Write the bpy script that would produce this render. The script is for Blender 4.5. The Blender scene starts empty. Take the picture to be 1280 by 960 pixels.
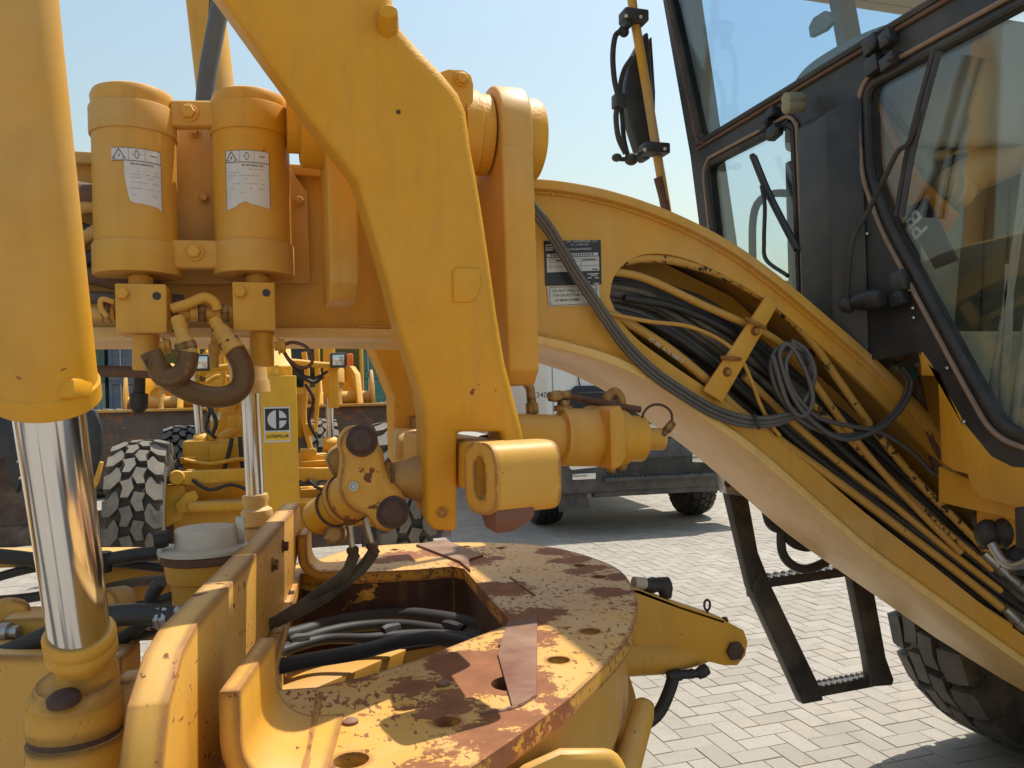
import bpy, bmesh, math, random
from mathutils import Vector, Matrix, Quaternion
from mathutils.geometry import tessellate_polygon

random.seed(7)
scn = bpy.context.scene
COL = scn.collection
PI = math.pi

# ------------------------------------------------------------------ camera
FPX, PSI, ROLL, EYE = 985.0, math.radians(17.4), math.radians(1.5), 1.6
_r = Vector((math.cos(PSI), -math.sin(PSI), 0))
FWD = Vector((math.sin(PSI), math.cos(PSI), 0))
_u = Vector((0, 0, 1))
RGT = _r * math.cos(ROLL) - _u * math.sin(ROLL)
UPV = _u * math.cos(ROLL) + _r * math.sin(ROLL)
cam_d = bpy.data.cameras.new('camera')
cam = bpy.data.objects.new('camera', cam_d)
COL.objects.link(cam)
cam.matrix_world = Matrix(((RGT.x, UPV.x, -FWD.x, 0), (RGT.y, UPV.y, -FWD.y, 0),
                           (RGT.z, UPV.z, -FWD.z, EYE), (0, 0, 0, 1)))
cam_d.sensor_fit = 'HORIZONTAL'
cam_d.sensor_width = 36.0
cam_d.lens = 36.0 * FPX / 1280.0
cam_d.shift_y = 20.0 / 1280.0
cam_d.clip_start = 0.02
cam_d.clip_end = 3000
scn.camera = cam

# ------------------------------------------------------------------ sky, sun, exposure
SUN_AZ, SUN_EL = math.radians(63), math.radians(65)     # azimuth from +Y towards +X
world = bpy.data.worlds.new('World')
scn.world = world
world.use_nodes = True
wn = world.node_tree
bg = wn.nodes['Background']
sky = wn.nodes.new('ShaderNodeTexSky')
sky.sky_type = 'NISHITA'
sky.sun_disc = False
sky.sun_elevation = SUN_EL
sky.sun_rotation = SUN_AZ
sky.altitude = 0
sky.air_density = 2.3
sky.dust_density = 2.2
sky.ozone_density = 2.0
wn.links.new(sky.outputs[0], bg.inputs[0])
bg.inputs[1].default_value = 0.118
sun_d = bpy.data.lights.new('sun', 'SUN')
sun_d.energy = 4.5
sun_d.angle = math.radians(0.53)
sun_d.color = (1.0, 0.945, 0.86)
sun = bpy.data.objects.new('sun', sun_d)
COL.objects.link(sun)
_s = Vector((math.sin(SUN_AZ) * math.cos(SUN_EL), math.cos(SUN_AZ) * math.cos(SUN_EL), math.sin(SUN_EL)))
sun.rotation_euler = _s.to_track_quat('Z', 'Y').to_euler()
sun.location = (0, 0, 30)
scn.view_settings.view_transform = 'Standard'
scn.view_settings.look = 'None'
scn.view_settings.gamma = 1.0
scn.view_settings.use_curve_mapping = False
scn.view_settings.exposure = 0.34
scn.cycles.max_bounces = 8
scn.cycles.transparent_max_bounces = 12

# ------------------------------------------------------------------ geometry helpers
def V(px, py, X=None, Y=None, Z=None, D=None):
    """point seen at (px, py) of the 1280 x 960 photograph on a plane of the place"""
    d = FWD + RGT * ((px - 640) / FPX) + UPV * ((500 - py) / FPX)
    if X is not None: t = X / d.x
    elif Y is not None: t = Y / d.y
    elif Z is not None: t = (Z - EYE) / d.z
    else: t = D
    return Vector((t * d.x, t * d.y, EYE + t * d.z))

def VL(pts, **k): return [V(a, b, **k) for a, b in pts]

ORG = {}          # frame origin of a parent, in the coordinates its parts are written in

def root(name, label, cat, loc=(0, 0, 0), rz=0.0, group=None, local=False):
    o = bpy.data.objects.new(name, None)
    COL.objects.link(o)
    o.location = loc
    o.rotation_euler = (0, 0, rz)
    o.empty_display_size = 0.3
    o['label'] = label
    o['category'] = cat
    if group: o['group'] = group
    ORG[o] = Vector((0, 0, 0)) if local else Vector(loc)
    return o

JOINED = ('lettering', 'print', 'tread', 'slot', 'tyre', 'rim', 'grille_bar', 'data_panel', 'emblem', 'container_shell', 'opening_wall', 'seam', 'link_boss', 'lock_cylinder', 'pivot_shaft', 'wiper_motor', 'door_frame', 'rivet', 'screw')
SMALL = ('plate_lettering', 'panel_seam', 'tread_stud', 'step_tread', 'rivet', 'screw', 'vent_slot', 'grille_bar')
def groups_of(bm):
    """vertex groups of a bmesh: islands, joined where their boxes touch"""
    seen, isl = set(), []
    for v in bm.verts:
        if v in seen: continue
        st, g = [v], []
        seen.add(v)
        while st:
            a = st.pop(); g.append(a)
            for e in a.link_edges:
                b = e.other_vert(a)
                if b not in seen: seen.add(b); st.append(b)
        isl.append(g)
    bxs = [([min(v.co[k] for v in g) - .001 for k in range(3)], [max(v.co[k] for v in g) + .001 for k in range(3)]) for g in isl]
    par = list(range(len(isl)))
    def find(i):
        while par[i] != i: i = par[i]
        return i
    for i in range(len(isl)):
        for j in range(i):
            if all(bxs[i][0][k] <= bxs[j][1][k] and bxs[j][0][k] <= bxs[i][1][k] for k in range(3)): par[find(i)] = find(j)
    out = {}
    for i, g in enumerate(isl): out.setdefault(find(i), []).extend(g)
    return list(out.values())
def obj(name, bm, mat, parent=None, sharp=38, bevel=None, seg=2, label=None, mats=None):
    if bevel: bev(bm, bevel, seg)
    if not any(k in name for k in JOINED):
        gs = groups_of(bm)
        if len(gs) > 1:
            first = None
            for g in gs:
                nb = bmesh.new()
                mp = {v: nb.verts.new(v.co) for v in g}
                for f in {f for v in g for f in v.link_faces}: nb.faces.new([mp[v] for v in f.verts])
                o = obj(name, nb, mat, parent, sharp, None, seg, label, mats)
                first = first or o
            bm.free()
            return first
    bmesh.ops.recalc_face_normals(bm, faces=bm.faces)
    me = bpy.data.meshes.new(name)
    bm.to_mesh(me)
    bm.free()
    return mesh_obj(name, me, mat, parent, sharp, label, mats)

def mesh_obj(name, me, mat, parent=None, sharp=38, label=None, mats=None):
    n = len(me.vertices)
    co = [0.0] * (3 * n)
    me.vertices.foreach_get('co', co)
    lo = [min(co[i::3]) for i in range(3)]
    hi = [max(co[i::3]) for i in range(3)]
    c = Vector([(a + b) / 2 for a, b in zip(lo, hi)])
    me.transform(Matrix.Translation(-c))
    if sharp:
        me.polygons.foreach_set('use_smooth', [True] * len(me.polygons))
        me.set_sharp_from_angle(angle=math.radians(sharp))
    for m in (mats or [mat]): me.materials.append(m)
    o = bpy.data.objects.new(name, me)
    COL.objects.link(o)
    if parent is not None:
        o.parent = parent
        o.location = c - ORG[parent]
    else:
        o.location = c
    ORG[o] = c.copy()
    if label: o['label'] = label
    if name in SMALL: o['kind'] = 'stuff'
    return o

def B(): return bmesh.new()

def bev(bm, w, seg=2, ang=28):
    bm.normal_update()
    es = [e for e in bm.edges if len(e.link_faces) == 2 and e.calc_face_angle(0) > math.radians(ang)]
    if es:
        bmesh.ops.bevel(bm, geom=es, offset=w, segments=seg, profile=0.5, affect='EDGES', clamp_overlap=True)

def box(bm, c, s, R=None):
    c = Vector(c)
    vs = []
    for x in (-.5, .5):
        for y in (-.5, .5):
            for z in (-.5, .5):
                v = Vector((x * s[0], y * s[1], z * s[2]))
                if R: v = R @ v
                vs.append(bm.verts.new(c + v))
    for f in ((0, 1, 3, 2), (4, 6, 7, 5), (0, 4, 5, 1), (2, 3, 7, 6), (0, 2, 6, 4), (1, 5, 7, 3)):
        bm.faces.new([vs[i] for i in f])
    return bm

def bx(c, s, R=None): return box(B(), c, s, R)

def bb(x0, x1, y0, y1, z0, z1): return bx(((x0+x1)/2, (y0+y1)/2, (z0+z1)/2), (x1-x0, y1-y0, z1-z0))

def prism(bm, pts, vec, holes=()):
    """solid from a 3-D outline pushed along vec, with holes"""
    loops = [list(map(Vector, pts))] + [list(map(Vector, h)) for h in holes]
    vec = Vector(vec)
    if not holes:
        a = [bm.verts.new(p) for p in loops[0]]
        b = [bm.verts.new(p + vec) for p in loops[0]]
        bm.faces.new(a); bm.faces.new(b[::-1])
        n = len(a)
        for i in range(n): bm.faces.new((a[i], b[i], b[(i+1) % n], a[(i+1) % n]))
        return bm
    tri = tessellate_polygon(loops)
    flat = [p for l in loops for p in l]
    a = [bm.verts.new(p) for p in flat]
    b = [bm.verts.new(p + vec) for p in flat]
    for t in tri:
        try:
            bm.faces.new([a[i] for i in t]); bm.faces.new([b[i] for i in reversed(t)])
        except ValueError: pass
    k = 0
    for l in loops:
        n = len(l)
        for i in range(n):
            i0, i1 = k + i, k + (i + 1) % n
            bm.faces.new((a[i0], b[i0], b[i1], a[i1]))
        k += n
    return bm

def frame_of(d):
    d = Vector(d).normalized()
    h = Vector((0, 0, 1)) if abs(d.z) < 0.9 else Vector((1, 0, 0))
    a = d.cross(h).normalized()
    return d, a, d.cross(a).normalized()

def lathe(bm, p0, p1, prof, n=32, rel=True):
    """profile [(t, radius)] turned about the axis p0 -> p1 (t is a fraction, or metres)"""
    p0, p1 = Vector(p0), Vector(p1)
    d, a, b = frame_of(p1 - p0)
    L = (p1 - p0).length if rel else 1.0
    rings = []
    for t, r in prof:
        c = p0 + d * (t * L)
        if r < 1e-5: rings.append([bm.verts.new(c)])
        else: rings.append([bm.verts.new(c + a * (r * math.cos(2*PI*i/n)) + b * (r * math.sin(2*PI*i/n))) for i in range(n)])
    for q, s in zip(rings, rings[1:]):
        for i in range(n):
            j = (i + 1) % n
            if len(q) == 1 and len(s) == 1: break
            if len(q) == 1: bm.faces.new((q[0], s[j], s[i]))
            elif len(s) == 1: bm.faces.new((q[i], q[j], s[0]))
            else: bm.faces.new((q[i], q[j], s[j], s[i]))
    for ring, rev in ((rings[0], True), (rings[-1], False)):
        if len(ring) > 1: bm.faces.new(ring[::-1] if rev else ring)
    return bm

def cyl(bm, p0, p1, r, n=24, ch=0.0):
    if ch:
        L = (Vector(p1) - Vector(p0)).length
        return lathe(bm, p0, p1, [(0, r - ch), (ch / L, r), (1 - ch / L, r), (1, r - ch)], n)
    return lathe(bm, p0, p1, [(0, r), (1, r)], n)

def smooth_path(pts, k=8):
    pts = [Vector(p) for p in pts]
    if len(pts) < 3: return pts
    out = []
    P = [pts[0] * 2 - pts[1]] + pts + [pts[-1] * 2 - pts[-2]]
    for i in range(1, len(P) - 2):
        a, b, c, d = P[i-1], P[i], P[i+1], P[i+2]
        for s in range(k):
            t = s / k
            out.append(0.5 * (2*b + (c-a)*t + (2*a - 5*b + 4*c - d)*t*t + (3*b - a - 3*c + d)*t**3))
    out.append(pts[-1])
    return out

def tube(bm, pts, r, n=10, k=8, smooth=True, closed=False):
    P = smooth_path(pts, k) if smooth else [Vector(p) for p in pts]
    if closed: P = smooth_path(list(pts) + [pts[0]], k)[:-1]
    m = len(P)
    t0 = (P[1] - P[0]).normalized()
    _, nv, _ = frame_of(t0)
    rings = []
    prev = t0
    for i, p in enumerate(P):
        if closed: t = (P[(i+1) % m] - P[i-1]).normalized()
        elif i == 0: t = t0
        elif i == m - 1: t = (P[i] - P[i-1]).normalized()
        else: t = (P[i+1] - P[i-1]).normalized()
        nv = prev.rotation_difference(t) @ nv
        nv = (nv - t * nv.dot(t)).normalized()
        prev = t
        bv = t.cross(nv)
        rr = r if not callable(r) else r(i / (m - 1))
        rings.append([bm.verts.new(p + nv * (rr * math.cos(2*PI*j/n)) + bv * (rr * math.sin(2*PI*j/n))) for j in range(n)])
    pairs = list(zip(rings, rings[1:])) + ([(rings[-1], rings[0])] if closed else [])
    for a, b in pairs:
        for j in range(n): bm.faces.new((a[j], a[(j+1) % n], b[(j+1) % n], b[j]))
    if not closed:
        bm.faces.new(rings[0][::-1]); bm.faces.new(rings[-1])
    return bm

def hose(name, pts, r, mat, parent, n=10, k=8):
    return obj(name, tube(B(), pts, r, n, k), mat, parent, sharp=60)

def bolt(bm, p, ax, r, h=None, washer=True):
    """hex head with a washer, standing on p along ax"""
    p, ax = Vector(p), Vector(ax).normalized()
    h = h or r * 0.9
    if washer:
        lathe(bm, p - ax * 0.002, p + ax * (r * 0.28), [(0, r*1.32), (.8, r*1.32), (1, r*1.2)], 18)
    lathe(bm, p, p + ax * h, [(0, r), (.85, r), (1, r * .84)], 6)
    return bm

def hull(bm, pts):
    vs = [bm.verts.new(Vector(p)) for p in pts]
    res = bmesh.ops.convex_hull(bm, input=vs)
    bmesh.ops.delete(bm, geom=[g for g in res['geom_interior'] if isinstance(g, bmesh.types.BMVert)], context='VERTS')
    return bm

def ellipsoid(bm, c, s, R=None, u=20, v=12):
    m = Matrix.Translation(Vector(c)) @ (R.to_4x4() if R else Matrix()) @ Matrix.Diagonal((s[0], s[1], s[2], 1))
    bmesh.ops.create_uvsphere(bm, u_segments=u, v_segments=v, radius=1, matrix=m)
    return bm

def arc(cx, cy, r, a0, a1, n):
    return [(cx + r*math.cos(math.radians(a0 + (a1-a0)*i/n)), cy + r*math.sin(math.radians(a0 + (a1-a0)*i/n))) for i in range(n+1)]

def spl(pts, k=5):
    q = smooth_path([Vector((a, b, 0)) for a, b in pts], k)
    return [(p.x, p.y) for p in q]

_tc = {}
def text_tris(s, size=1.0, bold=0.0):
    key = (s, bold)
    if key not in _tc:
        cu = bpy.data.curves.new('lettering', 'FONT')
        cu.body = s
        cu.align_x = 'CENTER'; cu.align_y = 'CENTER'
        cu.offset = bold
        cu.resolution_u = 3
        o = bpy.data.objects.new('lettering', cu)
        COL.objects.link(o)
        dg = bpy.context.evaluated_depsgraph_get()
        me = bpy.data.meshes.new_from_object(o.evaluated_get(dg))
        _tc[key] = ([v.co.copy() for v in me.vertices], [list(p.vertices) for p in me.polygons])
        bpy.data.objects.remove(o); bpy.data.curves.remove(cu); bpy.data.meshes.remove(me)
    vs, fs = _tc[key]
    return [(v.x * size, v.y * size) for v in vs], fs

def put2d(bm, verts2, faces, fn):
    vs = [bm.verts.new(fn(x, y)) for x, y in verts2]
    for f in faces:
        try: bm.faces.new([vs[i] for i in f])
        except ValueError: pass
    return bm

def text_on(bm, s, size, fn, ox=0, oy=0, bold=0.0, sx=1.0):
    v, f = text_tris(s, size, bold)
    return put2d(bm, [(x * sx + ox, y + oy) for x, y in v], f, fn)

def poly2(bm, pts, fn):
    vs = [bm.verts.new(fn(x, y)) for x, y in pts]
    bm.faces.new(vs)
    return bm

def rect2(bm, x0, x1, y0, y1, fn, n=1):
    for i in range(n):
        a, b = x0 + (x1-x0)*i/n, x0 + (x1-x0)*(i+1)/n
        poly2(bm, [(a, y0), (b, y0), (b, y1), (a, y1)], fn)
    return bm

def planemap(o, u, v):
    o, u, v = Vector(o), Vector(u).normalized(), Vector(v).normalized()
    return lambda x, y: o + u * x + v * y

def copy_tree(o, parent=None):
    c = o.copy()
    COL.objects.link(c)
    c.parent = parent
    for ch in list(o.children): copy_tree(ch, c)
    return c

# ------------------------------------------------------------------ materials
def nodes_of(name):
    m = bpy.data.materials.new(name)
    m.use_nodes = True
    nt = m.node_tree
    return m, nt, nt.nodes['Principled BSDF']

def N(nt, t, **kw):
    n = nt.nodes.new(t)
    for k, v in kw.items():
        if k.startswith('i_'):
            key = k[2:]
            n.inputs[int(key) if key.isdigit() else key].default_value = v
        else: setattr(n, k, v)
    return n

def ramp(nt, fac, a, b, ca=(0, 0, 0, 1), cb=(1, 1, 1, 1)):
    r = nt.nodes.new('ShaderNodeValToRGB')
    r.color_ramp.elements[0].position = a; r.color_ramp.elements[0].color = ca
    r.color_ramp.elements[1].position = b; r.color_ramp.elements[1].color = cb
    nt.links.new(fac, r.inputs[0])
    return r.outputs[0]

def mixc(nt, fac, a, b, mode='MIX'):
    m = nt.nodes.new('ShaderNodeMix')
    m.data_type = 'RGBA'; m.blend_type = mode
    for s, v in ((m.inputs[0], fac), (m.inputs[6], a), (m.inputs[7], b)):
        if hasattr(v, 'is_linked'): nt.links.new(v, s)
        elif isinstance(v, (int, float)): s.default_value = v
        else: s.default_value = (*v, 1)
    return m.outputs[2]

def mth(nt, op, a, b=0.0, clamp=False):
    m = nt.nodes.new('ShaderNodeMath')
    m.operation = op; m.use_clamp = clamp
    for s, v in ((m.inputs[0], a), (m.inputs[1], b)):
        if hasattr(v, 'is_linked'): nt.links.new(v, s)
        else: s.default_value = v
    return m.outputs[0]

def noise(nt, pos, scale, detail=6, rough=.6, dist=0.0):
    n = N(nt, 'ShaderNodeTexNoise')
    n.inputs['Scale'].default_value = scale
    n.inputs['Detail'].default_value = detail
    n.inputs['Roughness'].default_value = rough
    n.inputs['Distortion'].default_value = dist
    nt.links.new(pos, n.inputs['Vector'])
    return n.outputs['Fac']

def position(nt, stretch=None):
    g = nt.nodes.new('ShaderNodeNewGeometry')
    if not stretch: return g.outputs['Position']
    mp = nt.nodes.new('ShaderNodeMapping')
    mp.inputs['Scale'].default_value = stretch
    nt.links.new(g.outputs['Position'], mp.inputs['Vector'])
    return mp.outputs[0]

YEL = (0.64, 0.306, 0.013)
RUST = (0.120, 0.043, 0.020)

def paint(name, col=YEL, chips=0.0, chip_scale=28, rust=RUST, edge=0.0, dust=.35, rough=.48, patches=(), orange=0.0, bump=.12, dustcol=(.49, .345, .175), fleck=0.0):
    """weathered paint: dust, chipped spots down to rust, worn edges, local rust patches"""
    m, nt, p = nodes_of(name)
    L = nt.links
    pos = position(nt)
    big = noise(nt, pos, 2.3, 4, .55)
    mid = noise(nt, pos, 11, 6, .62)
    fine = noise(nt, pos, 160, 3, .6)
    c = mixc(nt, mth(nt, 'MULTIPLY', ramp(nt, big, .35, .72), dust), col, dustcol)
    c = mixc(nt, mth(nt, 'MULTIPLY', ramp(nt, mid, .45, .75), .40), c, tuple(v * .72 for v in col))
    streak = noise(nt, position(nt, (26, 26, 1.6)), 1.0, 4, .6)
    c = mixc(nt, mth(nt, 'MULTIPLY', ramp(nt, streak, .52, .78), .30), c, (.30, .17, .06))
    spk = mth(nt, 'ADD', noise(nt, pos, 75, 2, .5), mth(nt, 'MULTIPLY', mth(nt, 'SUBTRACT', noise(nt, pos, 3.5, 4, .6), .5), .35))
    c = mixc(nt, mth(nt, 'MULTIPLY', ramp(nt, spk, .80, .83), .7), c, (.10, .045, .018))
    # dust settled on faces that look up
    gz = nt.nodes.new('ShaderNodeNewGeometry')
    sx = N(nt, 'ShaderNodeSeparateXYZ'); L.new(gz.outputs['Normal'], sx.inputs[0])
    upf = mth(nt, 'MULTIPLY', ramp(nt, sx.outputs['Z'], .35, .95), mth(nt, 'MULTIPLY', ramp(nt, noise(nt, pos, 9, 5, .65), .30, .70), .38 if dust > .15 else .15))
    c = mixc(nt, upf, c, (.52, .41, .26))
    # long fine scratches and rubbed, faded areas
    mp2 = nt.nodes.new('ShaderNodeMapping')
    mp2.inputs['Rotation'].default_value = (.5, .6, .7); mp2.inputs['Scale'].default_value = (3, 170, 170)
    L.new(pos, mp2.inputs['Vector'])
    scr = mth(nt, 'MULTIPLY', ramp(nt, noise(nt, mp2.outputs[0], 1.0, 2, .5), .70, .74), ramp(nt, noise(nt, pos, 4, 3, .5), .48, .66))
    c = mixc(nt, mth(nt, 'MULTIPLY', scr, .35), c, (.22, .12, .045))
    fade = ramp(nt, noise(nt, pos, 1.1, 5, .6, .6), .48, .70)
    c = mixc(nt, mth(nt, 'MULTIPLY', fade, .22), c, (.60, .40, .15) if col == YEL else tuple(min(1, v*1.25) for v in col))
    mask = None
    def join(a, b): return b if a is None else mth(nt, 'MAXIMUM', a, b)
    if chips > 0:
        n1 = noise(nt, pos, chip_scale, 5, .6, .4)
        n2 = noise(nt, pos, chip_scale * .22, 3, .5)
        s = mth(nt, 'ADD', n1, mth(nt, 'MULTIPLY', mth(nt, 'SUBTRACT', n2, .5), .55))
        th = .80 - .28 * chips
        mask = join(mask, ramp(nt, s, th, th + .012))
    if fleck > 0:
        fp = position(nt, (1, .42, 1))
        n3 = noise(nt, fp, 95, 3, .55, .3)
        n4 = noise(nt, pos, 5, 4, .6)
        s3 = mth(nt, 'ADD', n3, mth(nt, 'MULTIPLY', mth(nt, 'SUBTRACT', n4, .5), .5))
        mask = join(mask, ramp(nt, s3, .74 - .2*fleck, .755 - .2*fleck))
    if edge > 0:
        bv = N(nt, 'ShaderNodeBevel', samples=4)
        bv.inputs['Radius'].default_value = .016 if edge < 1.0 else .024
        gn = nt.nodes.new('ShaderNodeNewGeometry')
        dp = N(nt, 'ShaderNodeVectorMath', operation='DOT_PRODUCT')
        L.new(bv.outputs[0], dp.inputs[0]); L.new(gn.outputs['Normal'], dp.inputs[1])
        e = mth(nt, 'SUBTRACT', 1.0, dp.outputs['Value'])
        en = noise(nt, pos, 38, 4, .65)
        e = mth(nt, 'MULTIPLY', e, mth(nt, 'SUBTRACT', mth(nt, 'MULTIPLY', en, 4.0), 1.9 - edge, True))
        mask = join(mask, ramp(nt, e, .02, .035))
    if patches:
        wob = mth(nt, 'ADD', mth(nt, 'MULTIPLY', mth(nt, 'SUBTRACT', noise(nt, pos, 9, 8, .74), .5), .30), mth(nt, 'MULTIPLY', mth(nt, 'SUBTRACT', noise(nt, pos, 85, 4, .7), .5), .10))
        for (x, y, z, r) in patches:
            dv = N(nt, 'ShaderNodeVectorMath', operation='DISTANCE')
            L.new(pos, dv.inputs[0]); dv.inputs[1].default_value = (x, y, z)
            q = mth(nt, 'SUBTRACT', mth(nt, 'SUBTRACT', r, dv.outputs['Value']), wob)
            mask = join(mask, ramp(nt, mth(nt, 'ADD', q, .5), .497, .503))
    rg = rough
    bfac = mth(nt, 'MULTIPLY', fine, .35)
    if mask is not None:
        rn = noise(nt, pos, 22, 5, .6)
        rc = mixc(nt, ramp(nt, rn, .35, .7), rust, (rust[0]*2.2, rust[1]*2.3, rust[2]*2.0))
        if orange: rc = mixc(nt, orange, rc, (.33, .135, .055))
        c = mixc(nt, mask, c, rc)
        rgh = N(nt, 'ShaderNodeMapRange')
        L.new(mask, rgh.inputs[0]); rgh.inputs[3].default_value = rough; rgh.inputs[4].default_value = .85
        L.new(rgh.outputs[0], p.inputs['Roughness'])
        bfac = mth(nt, 'SUBTRACT', bfac, mth(nt, 'MULTIPLY', mask, .6))
    else:
        rr = mth(nt, 'ADD', mth(nt, 'MULTIPLY', mid, .3), rough - .12)
        L.new(rr, p.inputs['Roughness'])
    L.new(c, p.inputs['Base Color'])
    p.inputs['Specular IOR Level'].default_value = .36
    b = N(nt, 'ShaderNodeBump')
    b.inputs['Strength'].default_value = bump
    b.inputs['Distance'].default_value = .004
    L.new(bfac, b.inputs['Height']); L.new(b.outputs[0], p.inputs['Normal'])
    return m

def plain(name, col, rough=.6, metal=0.0, var=.25, scale=14, bump=.1, bscale=90, dust=None, spec=None):
    m, nt, p = nodes_of(name)
    pos = position(nt)
    n = noise(nt, pos, scale, 5, .6)
    c = mixc(nt, mth(nt, 'MULTIPLY', ramp(nt, n, .35, .7), var), col, tuple(v * .45 for v in col))
    if dust:
        d = noise(nt, pos, 5, 5, .65)
        c = mixc(nt, mth(nt, 'MULTIPLY', ramp(nt, d, .38, .7), dust), c, (.33, .27, .19))
    nt.links.new(c, p.inputs['Base Color'])
    p.inputs['Roughness'].default_value = rough
    p.inputs['Metallic'].default_value = metal
    if spec is not None: p.inputs['Specular IOR Level'].default_value = spec
    b = N(nt, 'ShaderNodeBump')
    b.inputs['Strength'].default_value = bump
    b.inputs['Distance'].default_value = .003
    nt.links.new(noise(nt, pos, bscale, 3, .6), b.inputs['Height'])
    nt.links.new(b.outputs[0], p.inputs['Normal'])
    return m

def glass(name, tint=(.83, .905, .965), refl=1.0):
    m, nt, p = nodes_of(name)
    nt.nodes.remove(p)
    out = nt.nodes['Material Output']
    tr = N(nt, 'ShaderNodeBsdfTransparent'); tr.inputs[0].default_value = (*tint, 1)
    gl = N(nt, 'ShaderNodeBsdfGlossy'); gl.inputs['Roughness'].default_value = .015
    lw = N(nt, 'ShaderNodeLayerWeight'); lw.inputs[0].default_value = .5
    fr = mth(nt, 'ADD', mth(nt, 'MULTIPLY', mth(nt, 'POWER', lw.outputs['Facing'], 5.0), .96), .04)
    mx = N(nt, 'ShaderNodeMixShader')
    nt.links.new(mth(nt, 'MULTIPLY', fr, refl, True), mx.inputs[0])
    nt.links.new(tr.outputs[0], mx.inputs[1]); nt.links.new(gl.outputs[0], mx.inputs[2])
    nt.links.new(mx.outputs[0], out.inputs[0])
    return m

def chrome_mat():
    m, nt, p = nodes_of('chrome')
    pos = position(nt, (1, 1, 1))
    n = noise(nt, pos, 3, 3, .5)
    nt.links.new(mixc(nt, ramp(nt, n, .3, .7), (.66, .66, .67), (.50, .50, .52)), p.inputs['Base Color'])
    p.inputs['Metallic'].default_value = 1
    nt.links.new(mth(nt, 'ADD', mth(nt, 'MULTIPLY', n, .10), .10), p.inputs['Roughness'])
    return m

M = {}
M['yellow'] = paint('machine_yellow', chips=.10, chip_scale=34, dust=.35)
M['yellow_clean'] = paint('machine_yellow_even', dust=.55, chips=.05, chip_scale=40)
M['yellow_dusty'] = paint('dusty_yellow', dust=.9, rough=.6, chips=.05, chip_scale=30)
M['yellow_worn'] = paint('worn_yellow', chips=.45, chip_scale=24, edge=.9, dust=.5)
M['yellow_grimy'] = paint('grimy_yellow', col=(.36, .19, .035), chips=.35, chip_scale=20, edge=.4, dust=.5, rust=(.035, .018, .012))
M['underside'] = paint('bounce_lit_underside', col=(.74, .47, .15), dust=.3, rough=.36, dustcol=(.62, .44, .21), chips=.05)  # paler colour puts the ground's bounce light into the bottom flange
M['yellow_far'] = paint('parked_yellow', col=(.70, .355, .014), dust=.25)
M['rust'] = paint('rusty_steel', col=(.17, .068, .046), chips=.3, chip_scale=12, rust=(.17, .07, .045), dust=.25, rough=.85, dustcol=(.22, .15, .11))
M['bucket'] = paint('scraped_bucket_steel', col=(.10, .072, .058), chips=.75, chip_scale=5, rust=(.15, .065, .038), dust=.5, rough=.8, dustcol=(.19, .15, .12))
M['brown'] = plain('brown_steel', (.085, .050, .042), .75, var=.4, dust=.25)
M['bolt_rust'] = plain('rusty_bolt', (.085, .047, .036), .8, var=.5, scale=60, bump=.4, bscale=200)
M['chrome'] = chrome_mat()
M['steel'] = plain('bare_steel', (.45, .44, .42), .38, metal=.9, var=.4, scale=40)
M['rubber'] = plain('black_rubber_hose', (.022, .021, .022), .6, var=.3, dust=.04, scale=30)
M['rubber_dusty'] = plain('dusty_hose', (.050, .047, .047), .66, var=.3, dust=.50, scale=30)
M['hose_grey'] = plain('grey_cable', (.085, .083, .085), .5, var=.35, dust=.15, scale=40)
M['hose_yellow'] = paint('painted_hose_yellow', col=(.52, .27, .04), chips=.35, chip_scale=45, rust=(.02, .017, .016), dust=.3)
M['hose_chipped'] = paint('flaking_hose_paint', col=(.52, .27, .04), chips=.80, chip_scale=60, rust=(.018, .016, .017), dust=.25)
M['hose_brown'] = plain('brown_sleeve', (.13, .058, .034), .8, var=.5, scale=50, bump=.5, bscale=240, dust=.2)
M['black'] = plain('satin_black', (.020, .022, .027), .48, var=.25, dust=.10)
M['black_step'] = plain('worn_black_paint', (.030, .030, .032), .5, var=.3, dust=.28)
M['seal'] = plain('window_seal', (.016, .016, .018), .6, var=.2, dust=.15)
M['trim'] = plain('dusty_trim_strip', (.30, .205, .145), .7, var=.5, scale=35)
M['tyre'] = plain('tyre_rubber', (.085, .084, .086), .85, var=.3, dust=.30)
M['tyre_groove'] = plain('dusty_tyre_groove', (.088, .080, .070), .9, var=.4, scale=20, dust=.2)
M['tyre_dusty'] = plain('dusty_tyre_rubber', (.150, .134, .112), .9, var=.6, scale=30, dust=.35)
M['dash'] = plain('grey_green_trim', (.33, .335, .275), .7, var=.15)
M['tan'] = plain('tan_lever_and_reflection', (.42, .31, .15), .6, var=.2)  # levers, and the tan reflection solids behind the cab glass
M['olive'] = plain('olive_panel', (.27, .26, .17), .75, var=.25, dust=.15)
M['white'] = plain('white_enamel', (.72, .72, .70), .4, var=.08, dust=.08)
M['cap_white'] = plain('off_white_plastic', (.55, .49, .40), .6, var=.2, dust=.3)
M['paper'] = plain('label_paper', (.60, .60, .61), .55, var=.12, scale=60, dust=.15)
M['ink'] = plain('black_ink', (.022, .022, .028), .5, var=.1)
M['ink_grey'] = plain('faded_ink', (.27, .27, .28), .6, var=.2)
M['plate_black'] = plain('data_plate_black', (.015, .017, .028), .4, var=.1)
M['plate_silver'] = plain('data_plate_silver', (.50, .50, .47), .42, metal=.25, var=.2)
M['glass'] = glass('cab_glass')
M['glass_clear'] = glass('clear_glass', (.965, .975, .965), 1.6)
M['glass_dark'] = glass('tinted_glass', (.35, .45, .45), 1.4)
M['lens'] = plain('lamp_lens', (.75, .77, .78), .12, metal=.7, var=.5, scale=120)
M['amber'] = plain('amber_lens', (.85, .16, .01), .25, var=.1)
M['teal_tape'] = plain('green_tape', (.03, .17, .12), .6)
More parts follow.
